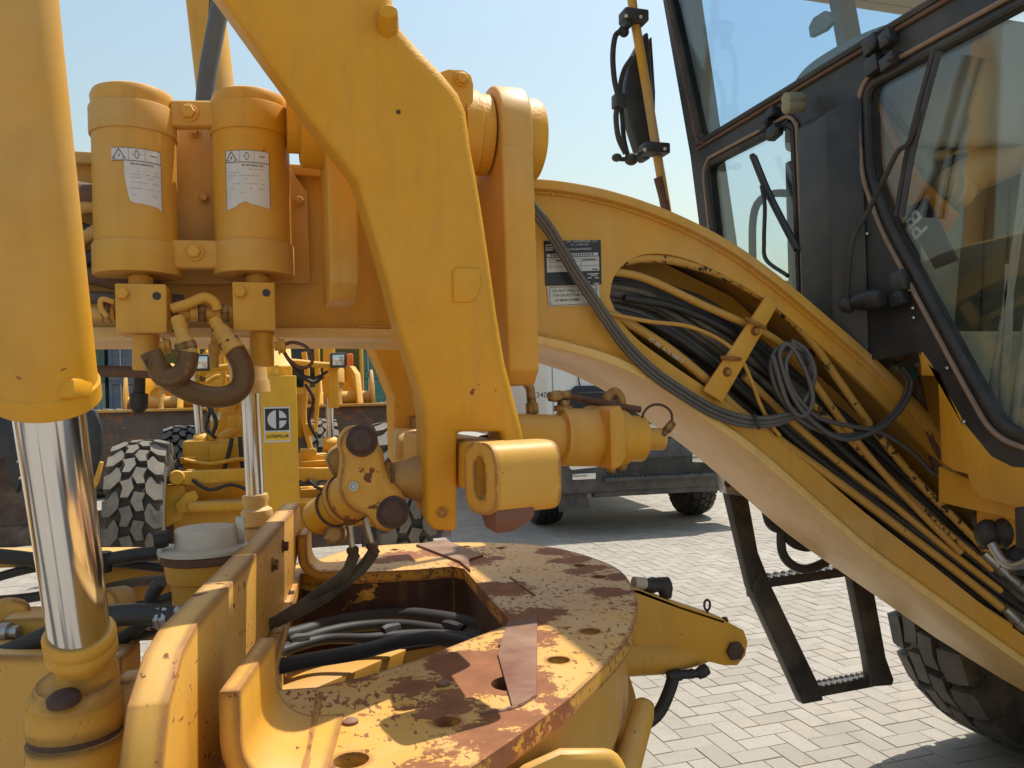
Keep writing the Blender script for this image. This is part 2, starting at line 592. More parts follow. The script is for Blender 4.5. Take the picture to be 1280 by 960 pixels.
M['truck_dark'] = plain('dark_grey_bumper', (.045, .049, .055), .55, var=.2, dust=.25)
M['mirror'] = plain('mirror_glass', (.55, .6, .65), .06, metal=1, var=.05)
M['orange_reflection'] = paint('orange_reflection_paint', col=(.50, .20, .02), dust=.2)  # colour of a reflection in the lower window

CIRC_Z = 1.127
def _pt(px, py, r): 
    v = V(px, py, Z=CIRC_Z); return (v.x, v.y, v.z, r * .78)
M['circle'] = paint('circle_plate_paint', chips=.38, chip_scale=30, edge=.6, dust=.45, orange=.42, fleck=.66,
    patches=[_pt(590, 830, .13), _pt(640, 850, .10), _pt(560, 880, .07), _pt(625, 735, .11), _pt(660, 770, .10), _pt(590, 700, .09), _pt(550, 690, .10),
             _pt(500, 695, .09), _pt(735, 712, .075), _pt(762, 740, .065), _pt(695, 690, .075), _pt(778, 722, .05), _pt(792, 755, .045), _pt(715, 700, .07), _pt(700, 880, .05), _pt(620, 935, .06), _pt(560, 975, .07), _pt(480, 700, .07), _pt(650, 900, .07), _pt(590, 925, .07), _pt(655, 800, .08),
             _pt(440, 840, .05), _pt(520, 860, .06)])
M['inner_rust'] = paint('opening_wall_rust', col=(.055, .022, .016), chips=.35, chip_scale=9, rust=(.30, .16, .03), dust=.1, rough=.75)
# ------------------------------------------------------------------ pavement (herringbone block paving)
M['paver'] = None
def paver_mat(name, joint=False):
    m, nt, p = nodes_of(name)
    pos = position(nt)
    if joint:
        c = mixc(nt, noise(nt, pos, 40, 5), (.36, .31, .235), (.29, .25, .19))
    else:
        oi = N(nt, 'ShaderNodeObjectInfo')
        at = N(nt, 'ShaderNodeAttribute', attribute_name='tone')
        # every block's own tone: from its position snapped to 5 cm cells of the laying grid
        wn_ = N(nt, 'ShaderNodeTexWhiteNoise', noise_dimensions='2D')
        nt.links.new(at.outputs['Vector'], wn_.inputs['Vector'])
        a = mixc(nt, wn_.outputs['Value'], (.285, .255, .212), (.355, .322, .275))
        big = noise(nt, pos, .55, 4, .6)
        a = mixc(nt, mth(nt, 'MULTIPLY', ramp(nt, big, .35, .7), .45), a, (.28, .245, .195))
        sp = noise(nt, pos, 55, 6, .7)
        a = mixc(nt, mth(nt, 'MULTIPLY', ramp(nt, sp, .42, .7), .35), a, (.20, .18, .152))
        st = noise(nt, pos, 2.2, 7, .72)
        c = mixc(nt, mth(nt, 'MULTIPLY', ramp(nt, st, .52, .72), .42), a, (.17, .15, .125))
        oil = noise(nt, pos, .9, 5, .62)
        c = mixc(nt, mth(nt, 'MULTIPLY', ramp(nt, oil, .66, .74), .55), c, (.10, .088, .075))
        sand = noise(nt, pos, 1.7, 6, .7)
        c = mixc(nt, mth(nt, 'MULTIPLY', ramp(nt, sand, .56, .70), .5), c, (.40, .335, .24))
    nt.links.new(c, p.inputs['Base Color'])
    p.inputs['Roughness'].default_value = .88
    b = N(nt, 'ShaderNodeBump')
    b.inputs['Strength'].default_value = .35; b.inputs['Distance'].default_value = .003
    nt.links.new(noise(nt, pos, 190, 4, .7), b.inputs['Height'])
    nt.links.new(b.outputs[0], p.inputs['Normal'])
    return m
M['paver'] = paver_mat('concrete_block')
M['joint'] = paver_mat('sandy_joint', True)

def far_ground_mat():
    m, nt, p = nodes_of('far_paving')
    pos = position(nt)
    br = N(nt, 'ShaderNodeTexBrick')
    br.inputs['Color1'].default_value = (.33, .305, .27, 1)
    br.inputs['Color2'].default_value = (.28, .258, .225, 1)
    br.inputs['Mortar'].default_value = (.26, .225, .175, 1)
    br.inputs['Scale'].default_value = 1.0
    br.inputs['Brick Width'].default_value = .21
    br.inputs['Row Height'].default_value = .105
    br.inputs['Mortar Size'].default_value = .006
    nt.links.new(pos, br.inputs['Vector'])
    nt.links.new(mixc(nt, mth(nt, 'MULTIPLY', noise(nt, pos, .5, 5), .6), br.outputs[0], (.30, .26, .205)), p.inputs['Base Color'])
    p.inputs['Roughness'].default_value = .9
    return m

bm = B()
XA, XB, YA, YB = -7.0, 10.0, 1.6, 15.2
for (x0, x1, y0, y1) in ((-900, XA, -900, 1500), (XB, 900, -900, 1500), (XA, XB, -900, YA), (XA, XB, YB, 1500)):
    bm.faces.new([bm.verts.new(c) for c in ((x0, y0, 0), (x1, y0, 0), (x1, y1, 0), (x0, y1, 0))])
bm.faces.new([bm.verts.new(c) for c in ((XA, YA, -.0028), (XB, YA, -.0028), (XB, YB, -.0028), (XA, YB, -.0028))])
me = bpy.data.meshes.new('pavement')
bm.to_mesh(me); bm.free()
me.materials.append(far_ground_mat()); me.materials.append(M['joint'])
me.polygons[4].material_index = 1
pavement = bpy.data.objects.new('pavement', me)
COL.objects.link(pavement)
pavement['kind'] = 'structure'
pavement['label'] = 'light grey herringbone block paving of the machinery yard'
ORG[pavement] = Vector((0, 0, 0))

A = .105
def herring():
    """cells of a 90 degree herringbone: (x, y, horizontal?) lower-left corners"""
    out = []
    ni, nj = int((XB - XA) / A) + 4, int((YB - YA) / A) + 4
    for j in range(-2, nj):
        for i in range(-2, ni):
            k = (i - j) % 4
            if k == 0: out.append((XA + i * A, YA + j * A, True))
            elif k == 2: out.append((XA + (i + 1) * A, YA + (j - 0) * A, False))
    return out
def paver_geo(vs, fs, x, y, hz, rnd):
    w, h = (2 * A, A) if hz else (A, 2 * A)
    g = .0013
    z = rnd.uniform(-.0016, .0016)
    tx, ty = rnd.uniform(-.006, .006), rnd.uniform(-.006, .006)
    x0, x1, y0, y1 = x + g, x + w - g, y + g, y + h - g
    cx, cy = x + w / 2, y + h / 2
    b = .0022
    n = len(vs)
    for (ax, bx_, ay, by, zz) in ((x0, x1, y0, y1, -.03), (x0, x1, y0, y1, -.004), (x0 + b, x1 - b, y0 + b, y1 - b, .001)):
        for (qx, qy) in ((ax, ay), (bx_, ay), (bx_, by), (ax, by)):
            vs.append((qx, qy, zz + z + tx * (qx - cx) + ty * (qy - cy)))
    fs.append((n+8, n+9, n+10, n+11))
    for k in range(4):
        l = (k + 1) % 4
        fs.append((n+k, n+l, n+4+l, n+4+k)); fs.append((n+4+k, n+4+l, n+8+l, n+8+k))
    return (cx, cy)
def paver_mesh(cells, rnd):
    vs, fs, tone = [], [], []
    for (x, y, hz) in cells:
        f0 = len(fs)
        c = paver_geo(vs, fs, x, y, hz, rnd)
        tone += [(c[0] * 13.7, c[1] * 7.9, 0)] * (len(fs) - f0)
    me = bpy.data.meshes.new('paver')
    me.from_pydata(vs, [], fs)
    at = me.attributes.new('tone', 'FLOAT_VECTOR', 'FACE')
    at.data.foreach_set('vector', [c for t in tone for c in t])
    return me
def pixel(p):
    d = Vector(p) - Vector((0, 0, EYE))
    t = d.dot(FWD)
    if t < .2: return None
    return 640 + FPX * d.dot(RGT) / t, 500 - FPX * d.dot(UPV) / t, t
cells = [c for c in herring() if XA <= c[0] and c[0] + A < XB and YA <= c[1] and c[1] + A < YB]
# the blocks that show largest: the open stretch right of the grader's turntable
def block_rank(c):
    q = pixel((c[0] + A, c[1] + A / 2, 0))
    if not q: return 99
    x, y, t = q
    vis = (800 < x < 1010 and 690 < y < 990 and x > 800 + max(0, (y - 860)) * .1) or (1010 <= x < 1260 and 860 < y < 990) or (930 < x < 1100 and 720 < y < 860)
    return t if vis else 99
ranked = sorted(range(len(cells)), key=lambda i: block_rank(cells[i]))
near_ids = set(i for i in ranked[:300] if block_rank(cells[i]) < 50)
rnd = random.Random(3)
for i in near_ids:
    me = paver_mesh([cells[i]], rnd)
    mesh_obj('paver', me, M['paver'], pavement, sharp=None)
rest = mesh_obj('paver_field', paver_mesh([c for i, c in enumerate(cells) if i not in near_ids], rnd), M['paver'], pavement, sharp=None)
rest['kind'] = 'stuff'

# ------------------------------------------------------------------ tyres (shared builder)
def tyre_bm(R, W, pitch=22, style='lug', depth=.03):
    """carcass turned about the local Y axis with raised tread blocks; centre at the origin"""
    bm = B()
    h = W / 2
    rc = R - depth
    prof = [(-h*.62, R*.50), (-h*.86, R*.56), (-h, R*.70), (-h*1.0, R*.80), (-h*.93, R*.90), (-h*.80, rc-.012), (-h*.5, rc), (0, rc+.004), (h*.5, rc), (h*.80, rc-.012), (h*.93, R*.90), (h*1.0, R*.80), (h, R*.70), (h*.86, R*.56), (h*.62, R*.50)]
    lathe(bm, (0, 0, 0), (0, 1, 0), prof, 56, rel=False)
    da = 2 * PI / pitch
    def block(poly, a0, r_in=None, crown=.012):
        lo, hi = [], []
        cu, cv = sum(q[0] for q in poly)/len(poly), sum(q[1] for q in poly)/len(poly)
        k = 1.02 if style == 'lug' else 1.05
        poly = [(cu + (a-cu)*k, cv + (b-cv)*k) for a, b in poly]
        for (u, v) in poly:                      # u along the tread (pitches), v across (-1..1)
            a = a0 + u * da
            y = v * h
            rt = R - crown * abs(v) ** 3 * 2.2
            ri = rc - .02 - .05 * max(0, abs(v) - .8) * 3
            lo.append(bm.verts.new((ri * math.cos(a), y, ri * math.sin(a))))
            yy, ua = (cv + (v - cv)*.955) * h, a0 + (cu + (u - cu)*.955) * da
            hi.append(bm.verts.new((rt * math.cos(ua), yy, rt * math.sin(ua))))
        bm.faces.new(hi).material_index = 1
        n = len(poly)
        for i in range(n): bm.faces.new((lo[i], lo[(i+1) % n], hi[(i+1) % n], hi[i]))
    for k in range(pitch):
        a0 = k * da
        if style == 'lug':
            for s, ph in ((1, 0.0), (-1, .5)):
                block([(-.10, .06*s), (.26, -.05*s), (.62, .14*s), (.60, .40*s), (.26, .33*s), (-.02, .44*s)], a0 + ph * da)
                block([(.66, .42*s), (.98, .46*s), (1.26, .74*s), (1.22, 1.0*s), (.66, 1.02*s), (.62, .80*s), (.34, .60*s), (.40, .52*s)], a0 + ph * da)
        else:
            for s, ph in ((1, 0.0), (-1, .45)):
                block([(.06, .03*s), (.44, .00*s), (.82, .05*s), (.86, .42*s), (.47, .36*s), (.10, .41*s)], a0 + ph * da)
                block([(.30, .52*s), (.62, .47*s), (1.08, .53*s), (1.12, .80*s), (1.10, 1.0*s), (.36, 1.0*s), (.32, .80*s)], a0 + ph * da)
    return bm
def rim_bm(R, W, out=1):
    bm = B()
    h = W / 2
    lathe(bm, (0, -h*.62*out, 0), (0, h*.62*out, 0), [(0, R*.46), (0, R*.54), (.04, R*.54), (.10, R*.47), (.35, R*.45), (.42, R*.16), (.30, R*.15), (.30, 0)], 36)
    for k in range(10):
        a = 2 * PI * k / 10
        p = Vector((R*.27*math.cos(a), -h*.22*out, R*.27*math.sin(a)))
        bolt(bm, p, (0, -out, 0), .016, washer=False)
    return bm
# ------------------------------------------------------------------ the grader in front of the camera
G = root('motor_grader', 'large yellow motor grader with worn rusty turntable plate and black cab, filling the foreground', 'motor grader', (0.8, 1.94, 0))
M['cast'] = paint('cast_yellow', dust=.10, rough=.5, chips=.05, chip_scale=30, bump=.9)
YN = 1.787                                       # near web of the main frame

# ---- main frame: straight box beam and curved gooseneck
top_px = spl([(655,229),(700,233),(760,245),(830,269),(900,304),(960,346),(1020,396),(1080,448),(1130,498),(1175,548)], 4)
bot_px = spl([(655,423),(700,432),(767,452),(832,485),(885,524),(936,560),(1005,619),(1080,685),(1161,744),(1280,829)], 4)
topw = [V(a, b, Y=YN) for a, b in top_px]
botw = [V(a, b, Y=YN) for a, b in bot_px]
ztop, zbot = topw[0].z, botw[0].z
XF = -3.6
topw = [Vector((XF, YN, ztop - .01)), Vector((-1.0, YN, ztop - .004))] + topw + [Vector((2.32, YN, 1.02)), Vector((2.8, YN, .80))]
botw = [Vector((XF, YN, zbot + .02)), Vector((-1.0, YN, zbot + .015)), Vector((0.2, YN, zbot + .012))] + botw + [Vector((2.40, YN, .612)), Vector((2.8, YN, .38))]
hole_px = spl([(762,372),(767,347),(785,326),(812,317),(850,321),(900,341),(960,377),(1020,427),(1080,482),(1140,542),(1200,606),(1260,680)], 3) + [(1330,770),(1330,830)] + \
          spl([(1240,766),(1160,702),(1080,640),(1010,580),(950,533),(890,490),(840,456),(800,427),(775,402)], 3)
hole = VL(hole_px, Y=YN)
bm = B()
web = topw + botw[::-1]
prism(bm, web, (0, .014, 0), [hole])
frame = obj('main_frame', bm, M['yellow_clean'], G)
obj('frame_web', prism(B(), [p + Vector((0, .286, 0)) for p in web], (0, .014, 0)), M['yellow_clean'], frame)
back = [p + Vector((0, .17, 0)) for p in VL([(740,300),(830,295),(960,360),(1100,490),(1200,600),(1330,760),(1330,850),(1100,680),(960,560),(840,470),(750,420)], Y=YN)]
obj('channel_back_plate', prism(B(), back, (0, .01, 0)), M['yellow_clean'], frame)
def strip(line, t, up, y0, y1):
    """flange: a band of thickness t along a line"""
    n = len(line)
    off = []
    for i, p in enumerate(line):
        d = (line[min(i+1, n-1)] - line[max(i-1, 0)]).normalized()
        nn = Vector((-d.z, 0, d.x)) * (1 if up else -1)
        off.append(p + nn * t)
    poly = [Vector((p.x, y0, p.z)) for p in line] + [Vector((p.x, y0, p.z)) for p in off[::-1]]
    return prism(B(), poly, (0, y1 - y0, 0))
obj('top_flange', strip([p + Vector((0,0,-.018)) for p in topw], .024, True, YN - .026, YN + .326), M['yellow_dusty'], frame, bevel=.004)
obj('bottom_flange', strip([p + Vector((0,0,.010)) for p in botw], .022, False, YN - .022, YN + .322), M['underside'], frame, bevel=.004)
# rear hitch under the cab
obj('hitch_block', bb(2.7, 3.0, 1.66, 2.22, .42, .95), M['yellow'], frame, bevel=.03)

for ln, dz, k_ in ((botw, .014, 1), (topw, -.020, -1)):
    sel = [q for q in ln if q.x > -.7]
    rw = random.Random(4)
    P_ = [q + Vector((0, -.003, dz)) for q in smooth_path(sel, 14)]
    obj('weld_bead', tube(B(), [q + Vector((0, rw.uniform(-.0012, .0012), rw.uniform(-.001, .001))) for q in P_], .0052, 7, smooth=False), M['yellow_clean'], frame)
# ---- data plates on the web
def web_map(px, py, eps=.002, Y=YN):
    o = V(px, py, Y=Y - eps)
    return planemap(o, V(px + 10, py - .35, Y=Y - eps) - o, (0.0, 0, 1))
PXM = V(715, 320, Y=YN).y / 1.0
s_px = (V(725, 330, Y=YN) - V(724, 330, Y=YN)).length           # metres per photograph pixel here
def plate_outline(pts, eps): return [V(a, b, Y=YN - eps) for a, b in pts]
dp = obj('data_plate', prism(B(), plate_outline([(680,301),(751,300),(752,355),(682,357)], .003), (0, .0025, 0)), M['plate_black'], frame)
f = web_map(716, 328, .0036)
S = s_px
bm = rect2(B(), -32*S, 33*S, -10.5*S, 6*S, f)
obj('data_panel', bm, M['plate_silver'], dp, sharp=None)
bm = rect2(B(), -31.5*S, 32*S, 7*S, 10.5*S, f)
obj('number_strip', bm, M['plate_silver'], dp, sharp=None)
bm = B()
f2 = web_map(716, 328, .0041)
for yy in (-4.5, 1, 4.2): rect2(bm, -31*S, 32*S, yy*S, yy*S + .4*S, f2)
for xx in (-28, 10, ): rect2(bm, xx*S, xx*S + .4*S, -8*S, 4.4*S, f2)
for k in range(17): rect2(bm, (-27 + k*3.2)*S, (-25.2 + k*3.2)*S, 7.6*S, 9.9*S, f2)
for (x, y, w) in ((-20, 2.1, 9), (-5, 2.1, 8), (12, 2.1, 17), (24, -9.4, 7)):
    rect2(bm, x*S, (x+w)*S, y*S, (y+1.2)*S, f2)
obj('plate_print', bm, M['ink'], dp, sharp=None)
bm = B()
text_on(bm, 'CAT  CATERPILLAR  CAT', 4.2*S, f2, 12*S, 24*S, sx=.85)
text_on(bm, 'CAT  CATERPILLAR', 2.8*S, f2, 9*S, 20.2*S, sx=.95)
text_on(bm, '*CAT0140HAPM0336*', 3.6*S, f2, 8*S, 15*S, sx=.95)
for (x, y, w) in ((18, -14.6, 14), (22, -16.6, 8), (18, -19.2, 5), (27, -19.4, 5), (18, -24, 3), (26, -26, 6), (-33, 20, 8), (-33, 17, 10), (-33, 14.6, 9)):
    rect2(bm, x*S, (x+w)*S, y*S, (y+1.2)*S, f2)
obj('plate_lettering', bm, M['plate_silver'], dp, sharp=None)
wp = obj('warning_plate', prism(B(), plate_outline([(684,358),(749,356),(750,381),(686,383)], .003), (0, .0025, 0)), M['plate_silver'], frame)
f3 = web_map(717, 369.5, .0036)
bm = B()
text_on(bm, 'DO NOT DRILL OR WELD ON', 4.0*S, f3, 2*S, 6*S, .004, sx=1.02)
text_on(bm, 'TOP OR BOTTOM FLANGE', 4.0*S, f3, -1*S, .6*S, .004, sx=1.02)
text_on(bm, 'OF MAIN FRAME', 4.0*S, f3, -8*S, -4.8*S, .004, sx=1.02)
for (x0, x1, y0, y1) in ((-29, 29, 10, 10.5), (-29, 29, -10.5, -10), (-29.4, -28.9, -10.5, 10.5), (28.9, 29.4, -10.5, 10.5)):
    rect2(bm, x0*S, x1*S, y0*S, y1*S, f3)
obj('warning_lettering', bm, M['ink'], wp, sharp=None)
bm = B()
for (a, b) in ((687.5,361),(746,359.5),(688.5,379.5),(747,377.5)):
    lathe(bm, V(a, b, Y=YN - .0035), V(a, b, Y=YN - .0035) + Vector((0, -.002, 0)), [(0, .0022), (.7, .002), (1, .001)], 10)
obj('rivet', bm, M['steel'], wp)
# mud spots and a stuck patch of wear on the web
# ---- hoses lying in the gooseneck channel
def chan(name, pts, r, mat, y=1.84, ys=None, k=7):
    P = [V(a, b, Y=(ys[i] if ys else y)) for i, (a, b) in enumerate(pts)]
    return hose(name, P, r, M[mat], frame, 10, k)
H = 'hydraulic_hose'
chan(H, [(735,352),(800,372),(870,398),(935,445),(1000,520),(1075,590),(1150,645),(1225,700),(1310,760)], .0135, 'rubber', 1.90)
chan(H, [(735,362),(800,388),(860,420),(925,470),(985,530),(1060,597),(1140,655),(1215,712),(1300,775)], .0135, 'rubber', 1.865)
chan(H, [(735,378),(790,393),(845,424),(905,462),(960,520),(1030,585),(1110,650),(1190,712),(1290,785)], .012, 'rubber_dusty', 1.845)
chan(H, [(740,392),(790,408),(840,440),(890,480),(950,540),(1020,600),(1100,668),(1180,728),(1270,790)], .011, 'rubber', 1.86)
chan(H, [(740,345),(810,358),(880,378),(950,430),(1010,485),(1080,560),(1160,632),(1235,700),(1300,745)], .014, 'rubber_dusty', 1.925)
chan(H, [(745,400),(800,430),(850,466),(905,512),(980,570),(1060,635),(1140,697),(1210,745),(1270,785)], .010, 'rubber_dusty', 1.88)
chan(H, [(780,372),(850,386),(925,425),(990,495),(1045,555),(1110,610),(1180,660),(1240,705)], .010, 'rubber', 1.815)
chan(H, [(748,384),(815,404),(880,446),(938,498),(1000,555),(1080,618),(1160,676),(1240,735),(1290,770)], .011, 'rubber', 1.825)
# more lines of the bundle, spread between the upper and lower edge of the recess
up_e = [(742,340),(830,350),(900,385),(960,425),(1020,470),(1080,528),(1140,585),(1200,645),(1270,715),(1330,770)]
lo_e = [(742,396),(790,412),(850,452),(905,496),(965,545),(1030,600),(1105,662),(1180,718),(1260,780),(1320,825)]
rh = random.Random(21)
for k in range(16):
    t = .12 + .76 * (k + rh.uniform(-.4, .4)) / 15
    t2 = min(.95, max(.05, t + rh.uniform(-.22, .22)))
    pts = []
    for i, (a, b) in enumerate(zip(up_e, lo_e)):
        q = t + (t2 - t) * i / 9 + rh.uniform(-.045, .045)
        pts.append((a[0] + (b[0]-a[0])*q, a[1] + (b[1]-a[1])*q))
    chan(H, pts, rh.uniform(.0085, .0135), rh.choice(['rubber', 'rubber_dusty', 'rubber_dusty', 'rubber_dusty']), rh.uniform(1.832, 1.91))
# yellow-painted pipes and hoses
chan('painted_hose', [(740,338),(770,329),(812,323),(860,330),(920,352),(980,392),(1018,432),(1050,478),(1095,540),(1150,605),(1205,660),(1255,712)], .0115, 'hose_chipped', 1.80)
if 0: chan('painted_hose', [(760,345),(820,340),(880,360),(930,383),(985,420),(1035,470),(1080,530)], .012, 'hose_yellow', 1.90)
chan('painted_pipe', [(735,338),(800,346),(880,382),(930,404),(952,414),(985,437),(1010,468),(1040,510),(1090,575),(1150,640),(1200,690)], .0105, 'hose_yellow', 1.80)
chan('thin_pipe', [(745,388),(770,394),(812,402),(860,408),(900,425),(925,447),(940,478),(950,505),(962,528),(975,545)], .0055, 'hose_yellow', 1.775, k=9)
chan('painted_hose', [(752,386),(782,402),(830,432),(880,472),(925,515),(985,558),(1060,612),(1140,672),(1200,718),(1262,768)], .0125, 'hose_yellow', 1.80)
if 0: chan('painted_hose', [(800,402),(850,425),(900,462),(945,500),(1000,547),(1080,605),(1150,655),(1230,716),(1300,770)], .0115, 'hose_yellow', 1.83)
chan('painted_hose', [(905,527),(960,558),(1030,612),(1110,675),(1180,728),(1240,768),(1262,782)], .0095, 'hose_yellow', 1.80)
chan('painted_hose', [(930,470),(985,523),(1045,575),(1115,630),(1185,688),(1250,738)], .0105, 'hose_yellow', 1.815)
chan('painted_hose', [(1010,500),(1060,548),(1120,606),(1180,662),(1240,712)], .0095, 'hose_chipped', 1.808)
# lettering on a hose
def along(px0, px1, Y):
    a, b = V(*px0, Y=Y), V(*px1, Y=Y)
    d = (b - a).normalized()
    return planemap((a + b) / 2, d, Vector((-d.z, 0, d.x)))
bm = text_on(B(), 'XT-3ES  A-12 100R12', .0125, along((792,410), (872,465), 1.784), 0, 0, .004)
obj('hose_lettering', bm, M['paper'], frame, sharp=None)
bm = text_on(B(), 'CATERPILLAR  XT', .010, along((765,367), (818,380), 1.826), 0, 0)
obj('hose_lettering', bm, M['hose_grey'], frame, sharp=None)
# clamp bar with two bolts
cb = obj('clamp_bar', prism(B(), VL([(958,370),(973,381),(903,503),(879,488)], Y=1.768), (0, .008, 0)), M['yellow'], frame, bevel=.002)
bm = B()
for (a, b) in ((944, 414), (909, 465)): bolt(bm, V(a, b, Y=1.767), (0, -1, 0), .0095)
obj('bolt', bm, M['yellow_worn'], cb)
bm = B()
for (a, b, c, d) in ((932, 398, 956, 410), (902, 447, 925, 449)):
    tube(bm, [V(a, b, Y=1.772), V((a+c)/2, (b+d)/2, Y=1.752), V(c, d, Y=1.772)], .006, 8)
obj('pipe_clip', bm, M['yellow_worn'], cb)
# grey cable bundle over the web with its coil
cab_path = [(640,228),(662,256),(688,290),(715,335),(745,380),(780,430),(815,465),(850,490),(895,516),(940,528),(985,522),(1008,500),(1017,472),(1008,446),(990,432),(970,438),(964,462),(975,495),(1000,525),(1040,543),(1080,541),(1108,525),(1128,500),(1134,478),(1124,462)]
for k, (dy, dz) in enumerate(((0, 0), (-.006, .010), (.004, -.010))):
    P = [V(a, b, Y=1.752 + dy) + Vector((0, 0, dz)) for a, b in cab_path]
    if k == 1: P = [V(a, b, Y=1.748) + Vector((.004, 0, .011)) for a, b in cab_path[:15]] + [V(a, b, Y=1.74) for a, b in ((992,434),(982,455),(990,487),(1020,520),(1060,532),(1100,540),(1140,565),(1165,590),(1185,600))]
    if k == 2: P = [V(a, b, Y=1.757) + Vector((-.004, 0, -.009)) for a, b in cab_path[:16]] + [V(a, b, Y=1.735) for a, b in ((968,452),(985,505),(1004,520),(1016,498),(1004,458),(985,430),(975,450),(1000,510),(1050,548),(1095,538),(1126,512),(1140,480),(1128,458))]
    hose('cable', P, .0065, M['hose_grey'], frame, 8, 7)
bm = B()
for (a, b) in ((946, 527), (1008, 448)):
    tube(bm, [V(a-3, b-9, Y=1.738), V(a, b, Y=1.732), V(a+3, b+9, Y=1.738)], .004, 6)
obj('cable_tie', bm, M['rubber'], frame)
# brown sleeved hose rising to the cab with grey fitting
hose('sleeved_hose', [V(1075,425,Y=1.80), V(1102,433,Y=1.79), V(1128,450,Y=1.78), V(1143,475,Y=1.78), V(1152,515,Y=1.79), V(1166,562,Y=1.80), V(1174,590,Y=1.81)], .0175, M['hose_brown'], frame)
bm = B()
cyl(bm, V(1117,462,Y=1.765), V(1150,445,Y=1.765), .014, 12, .003)
cyl(bm, V(1142,449,Y=1.765), V(1152,444,Y=1.765), .019, 6)
obj('hose_fitting', bm, M['rubber_dusty'], frame)
bm = lathe(B(), V(1132,457,Y=1.775), V(1140,473,Y=1.775), [(0,.0195),(.5,.0205),(1,.0195)], 14)
obj('tape_wrap', bm, M['teal_tape'], frame)
# fittings where the hoses end under the cab
bm = B()
for (a, b, c, d, y, r) in ((1228,690,1262,722,1.80,.016),(1250,712,1290,745,1.83,.018),(1255,760,1285,790,1.79,.016),(1240,700,1275,705,1.82,.012)):
    lathe(bm, V(a, b, Y=y), V(c, d, Y=y), [(0,r*.8),(.25,r),(.5,r),(.5,r*1.25),(.75,r*1.25),(.75,r*.8),(1,r*.8)], 12)
obj('hose_coupling', bm, M['steel'], frame)

# ---- dark sleeved lines left of the accumulators
for (pts, r, mt) in (([(60,243),(90,240),(130,246),(200,250)], .022, 'hose_brown'), ([(60,262),(92,262),(112,258),(150,258)], .014, 'yellow_dusty'),
                     ([(85,330),(93,310),(108,294),(140,288)], .016, 'yellow_dusty'), ([(60,290),(95,285),(130,300),(170,330)], .014, 'rubber'),
                     ([(60,352),(110,345),(150,352),(200,350)], .018, 'hose_brown'), ([(60,320),(95,325),(130,318),(170,305)], .016, 'rubber'), ([(60,378),(110,372),(160,374),(230,376)], .013, 'rubber_dusty')):
    hose('hydraulic_hose', VL(pts, Y=1.735), r, M[mt], frame)

# ---- pivot shaft and bearing straps carrying the lift arms
PZ = V(640, 170, Y=1.6).z - .004
xs = lambda px: V(px, 170, Y=1.56).x
bm = B()
cyl(bm, (xs(360), 1.6, PZ), (xs(660), 1.6, PZ), .062, 28)
lathe(bm, (xs(578), 1.6, PZ), (xs(614), 1.6, PZ), [(0,.088),(.55,.088),(.6,.082),(1,.082)], 40)
pivot = obj('pivot_shaft', bm, M['cast'], G)
obj('shaft_cap', lathe(B(), (xs(650), 1.6, PZ-.004), (xs(679), 1.6, PZ-.004), [(0,.086),(.75,.086),(.93,.082),(1,.074)], 40), M['cast'], pivot)
obj('shaft_cap', lathe(B(), (xs(376), 1.6, PZ-.004), (xs(408), 1.6, PZ-.004), [(0,.076),(.08,.084),(1,.086)], 40), M['cast'], pivot)
for (a, b, zb, r) in ((617, 655, 1.63, .100), (405, 441, 1.80, .092)):
    pts = [Vector((xs(a), 1.6 - r, zb + .03)), Vector((xs(a), 1.6 - r + .03, zb))] + [Vector((xs(a), 1.6 + r, zb))]
    pts += [Vector((xs(a), 1.6 + r*math.cos(t*PI/14), PZ + r*math.sin(t*PI/14))) for t in range(15)]
    obj('bearing_strap', prism(B(), pts, (xs(b) - xs(a), 0, 0)), M['yellow_clean'], pivot, bevel=.006, seg=3)
bm = prism(B(), [Vector((p.x, 1.52, p.z)) for p in VL([(545,92),(560,86),(580,87),(589,93),(592,105),(592,140),(545,140)], Y=1.52)], (0, .03, 0))
kb = obj('keeper_plate', bm, M['cast'], pivot, bevel=.003)
obj('bolt', bolt(B(), V(577,99,Y=1.518), (0,-1,0), .011), M['cast'], kb)

# ---- near lift arm (cast bellcrank)
AN = Vector((0, 1, .18)).normalized()
AP0 = Vector((0, 1.42, 1.45))
def arm_at(px, py, off=0.0):
    ray = FWD + RGT*((px-640)/FPX) + UPV*((500-py)/FPX)
    e = Vector((0, 0, EYE))
    return e + ray * ((AP0 + AN*off - e).dot(AN) / ray.dot(AN))
def arm_pts(px): return [arm_at(a, b) for a, b in px]
outl = [(126,-215),(221,-80),(279,0),(332,74),(385,146),(430,203),(447,227),(454,252),(471,306),(486,360),(500,417),(518,468),(528,500),(533,540),(533,652),(542,664),(572,666),(572,541),(628,541),(629,610),(660,610),(658,546),(648,505),(635,455),(625,395),(616,330),(606,262),(598,215),(592,184),(586,138),(576,114),(556,89),(528,60),(499,28),(490,-20),(440,-90),(330,-240)]
bm = prism(B(), arm_pts(outl), AN * .11)
bm.normal_update()
face_pts = arm_pts(outl)
big = []
for e in bm.edges:
    ids = []
    for v in e.verts:
        d = [(v.co - q).length for q in face_pts]
        m_ = min(d)
        ids.append(d.index(m_) if m_ < 1e-5 else -1)
    if min(ids) >= 20: big.append(e)
bmesh.ops.bevel(bm, geom=big, offset=.029, segments=6, profile=.5, affect='EDGES', clamp_overlap=False)
rest_ = [e for e in bm.edges if len(e.link_faces) == 2 and e.calc_face_angle(0) > math.radians(35)]
bmesh.ops.bevel(bm, geom=rest_, offset=.011, segments=4, profile=.5, affect='EDGES', clamp_overlap=False)
arm = obj('lift_arm', bm, M['cast'], G, sharp=50)
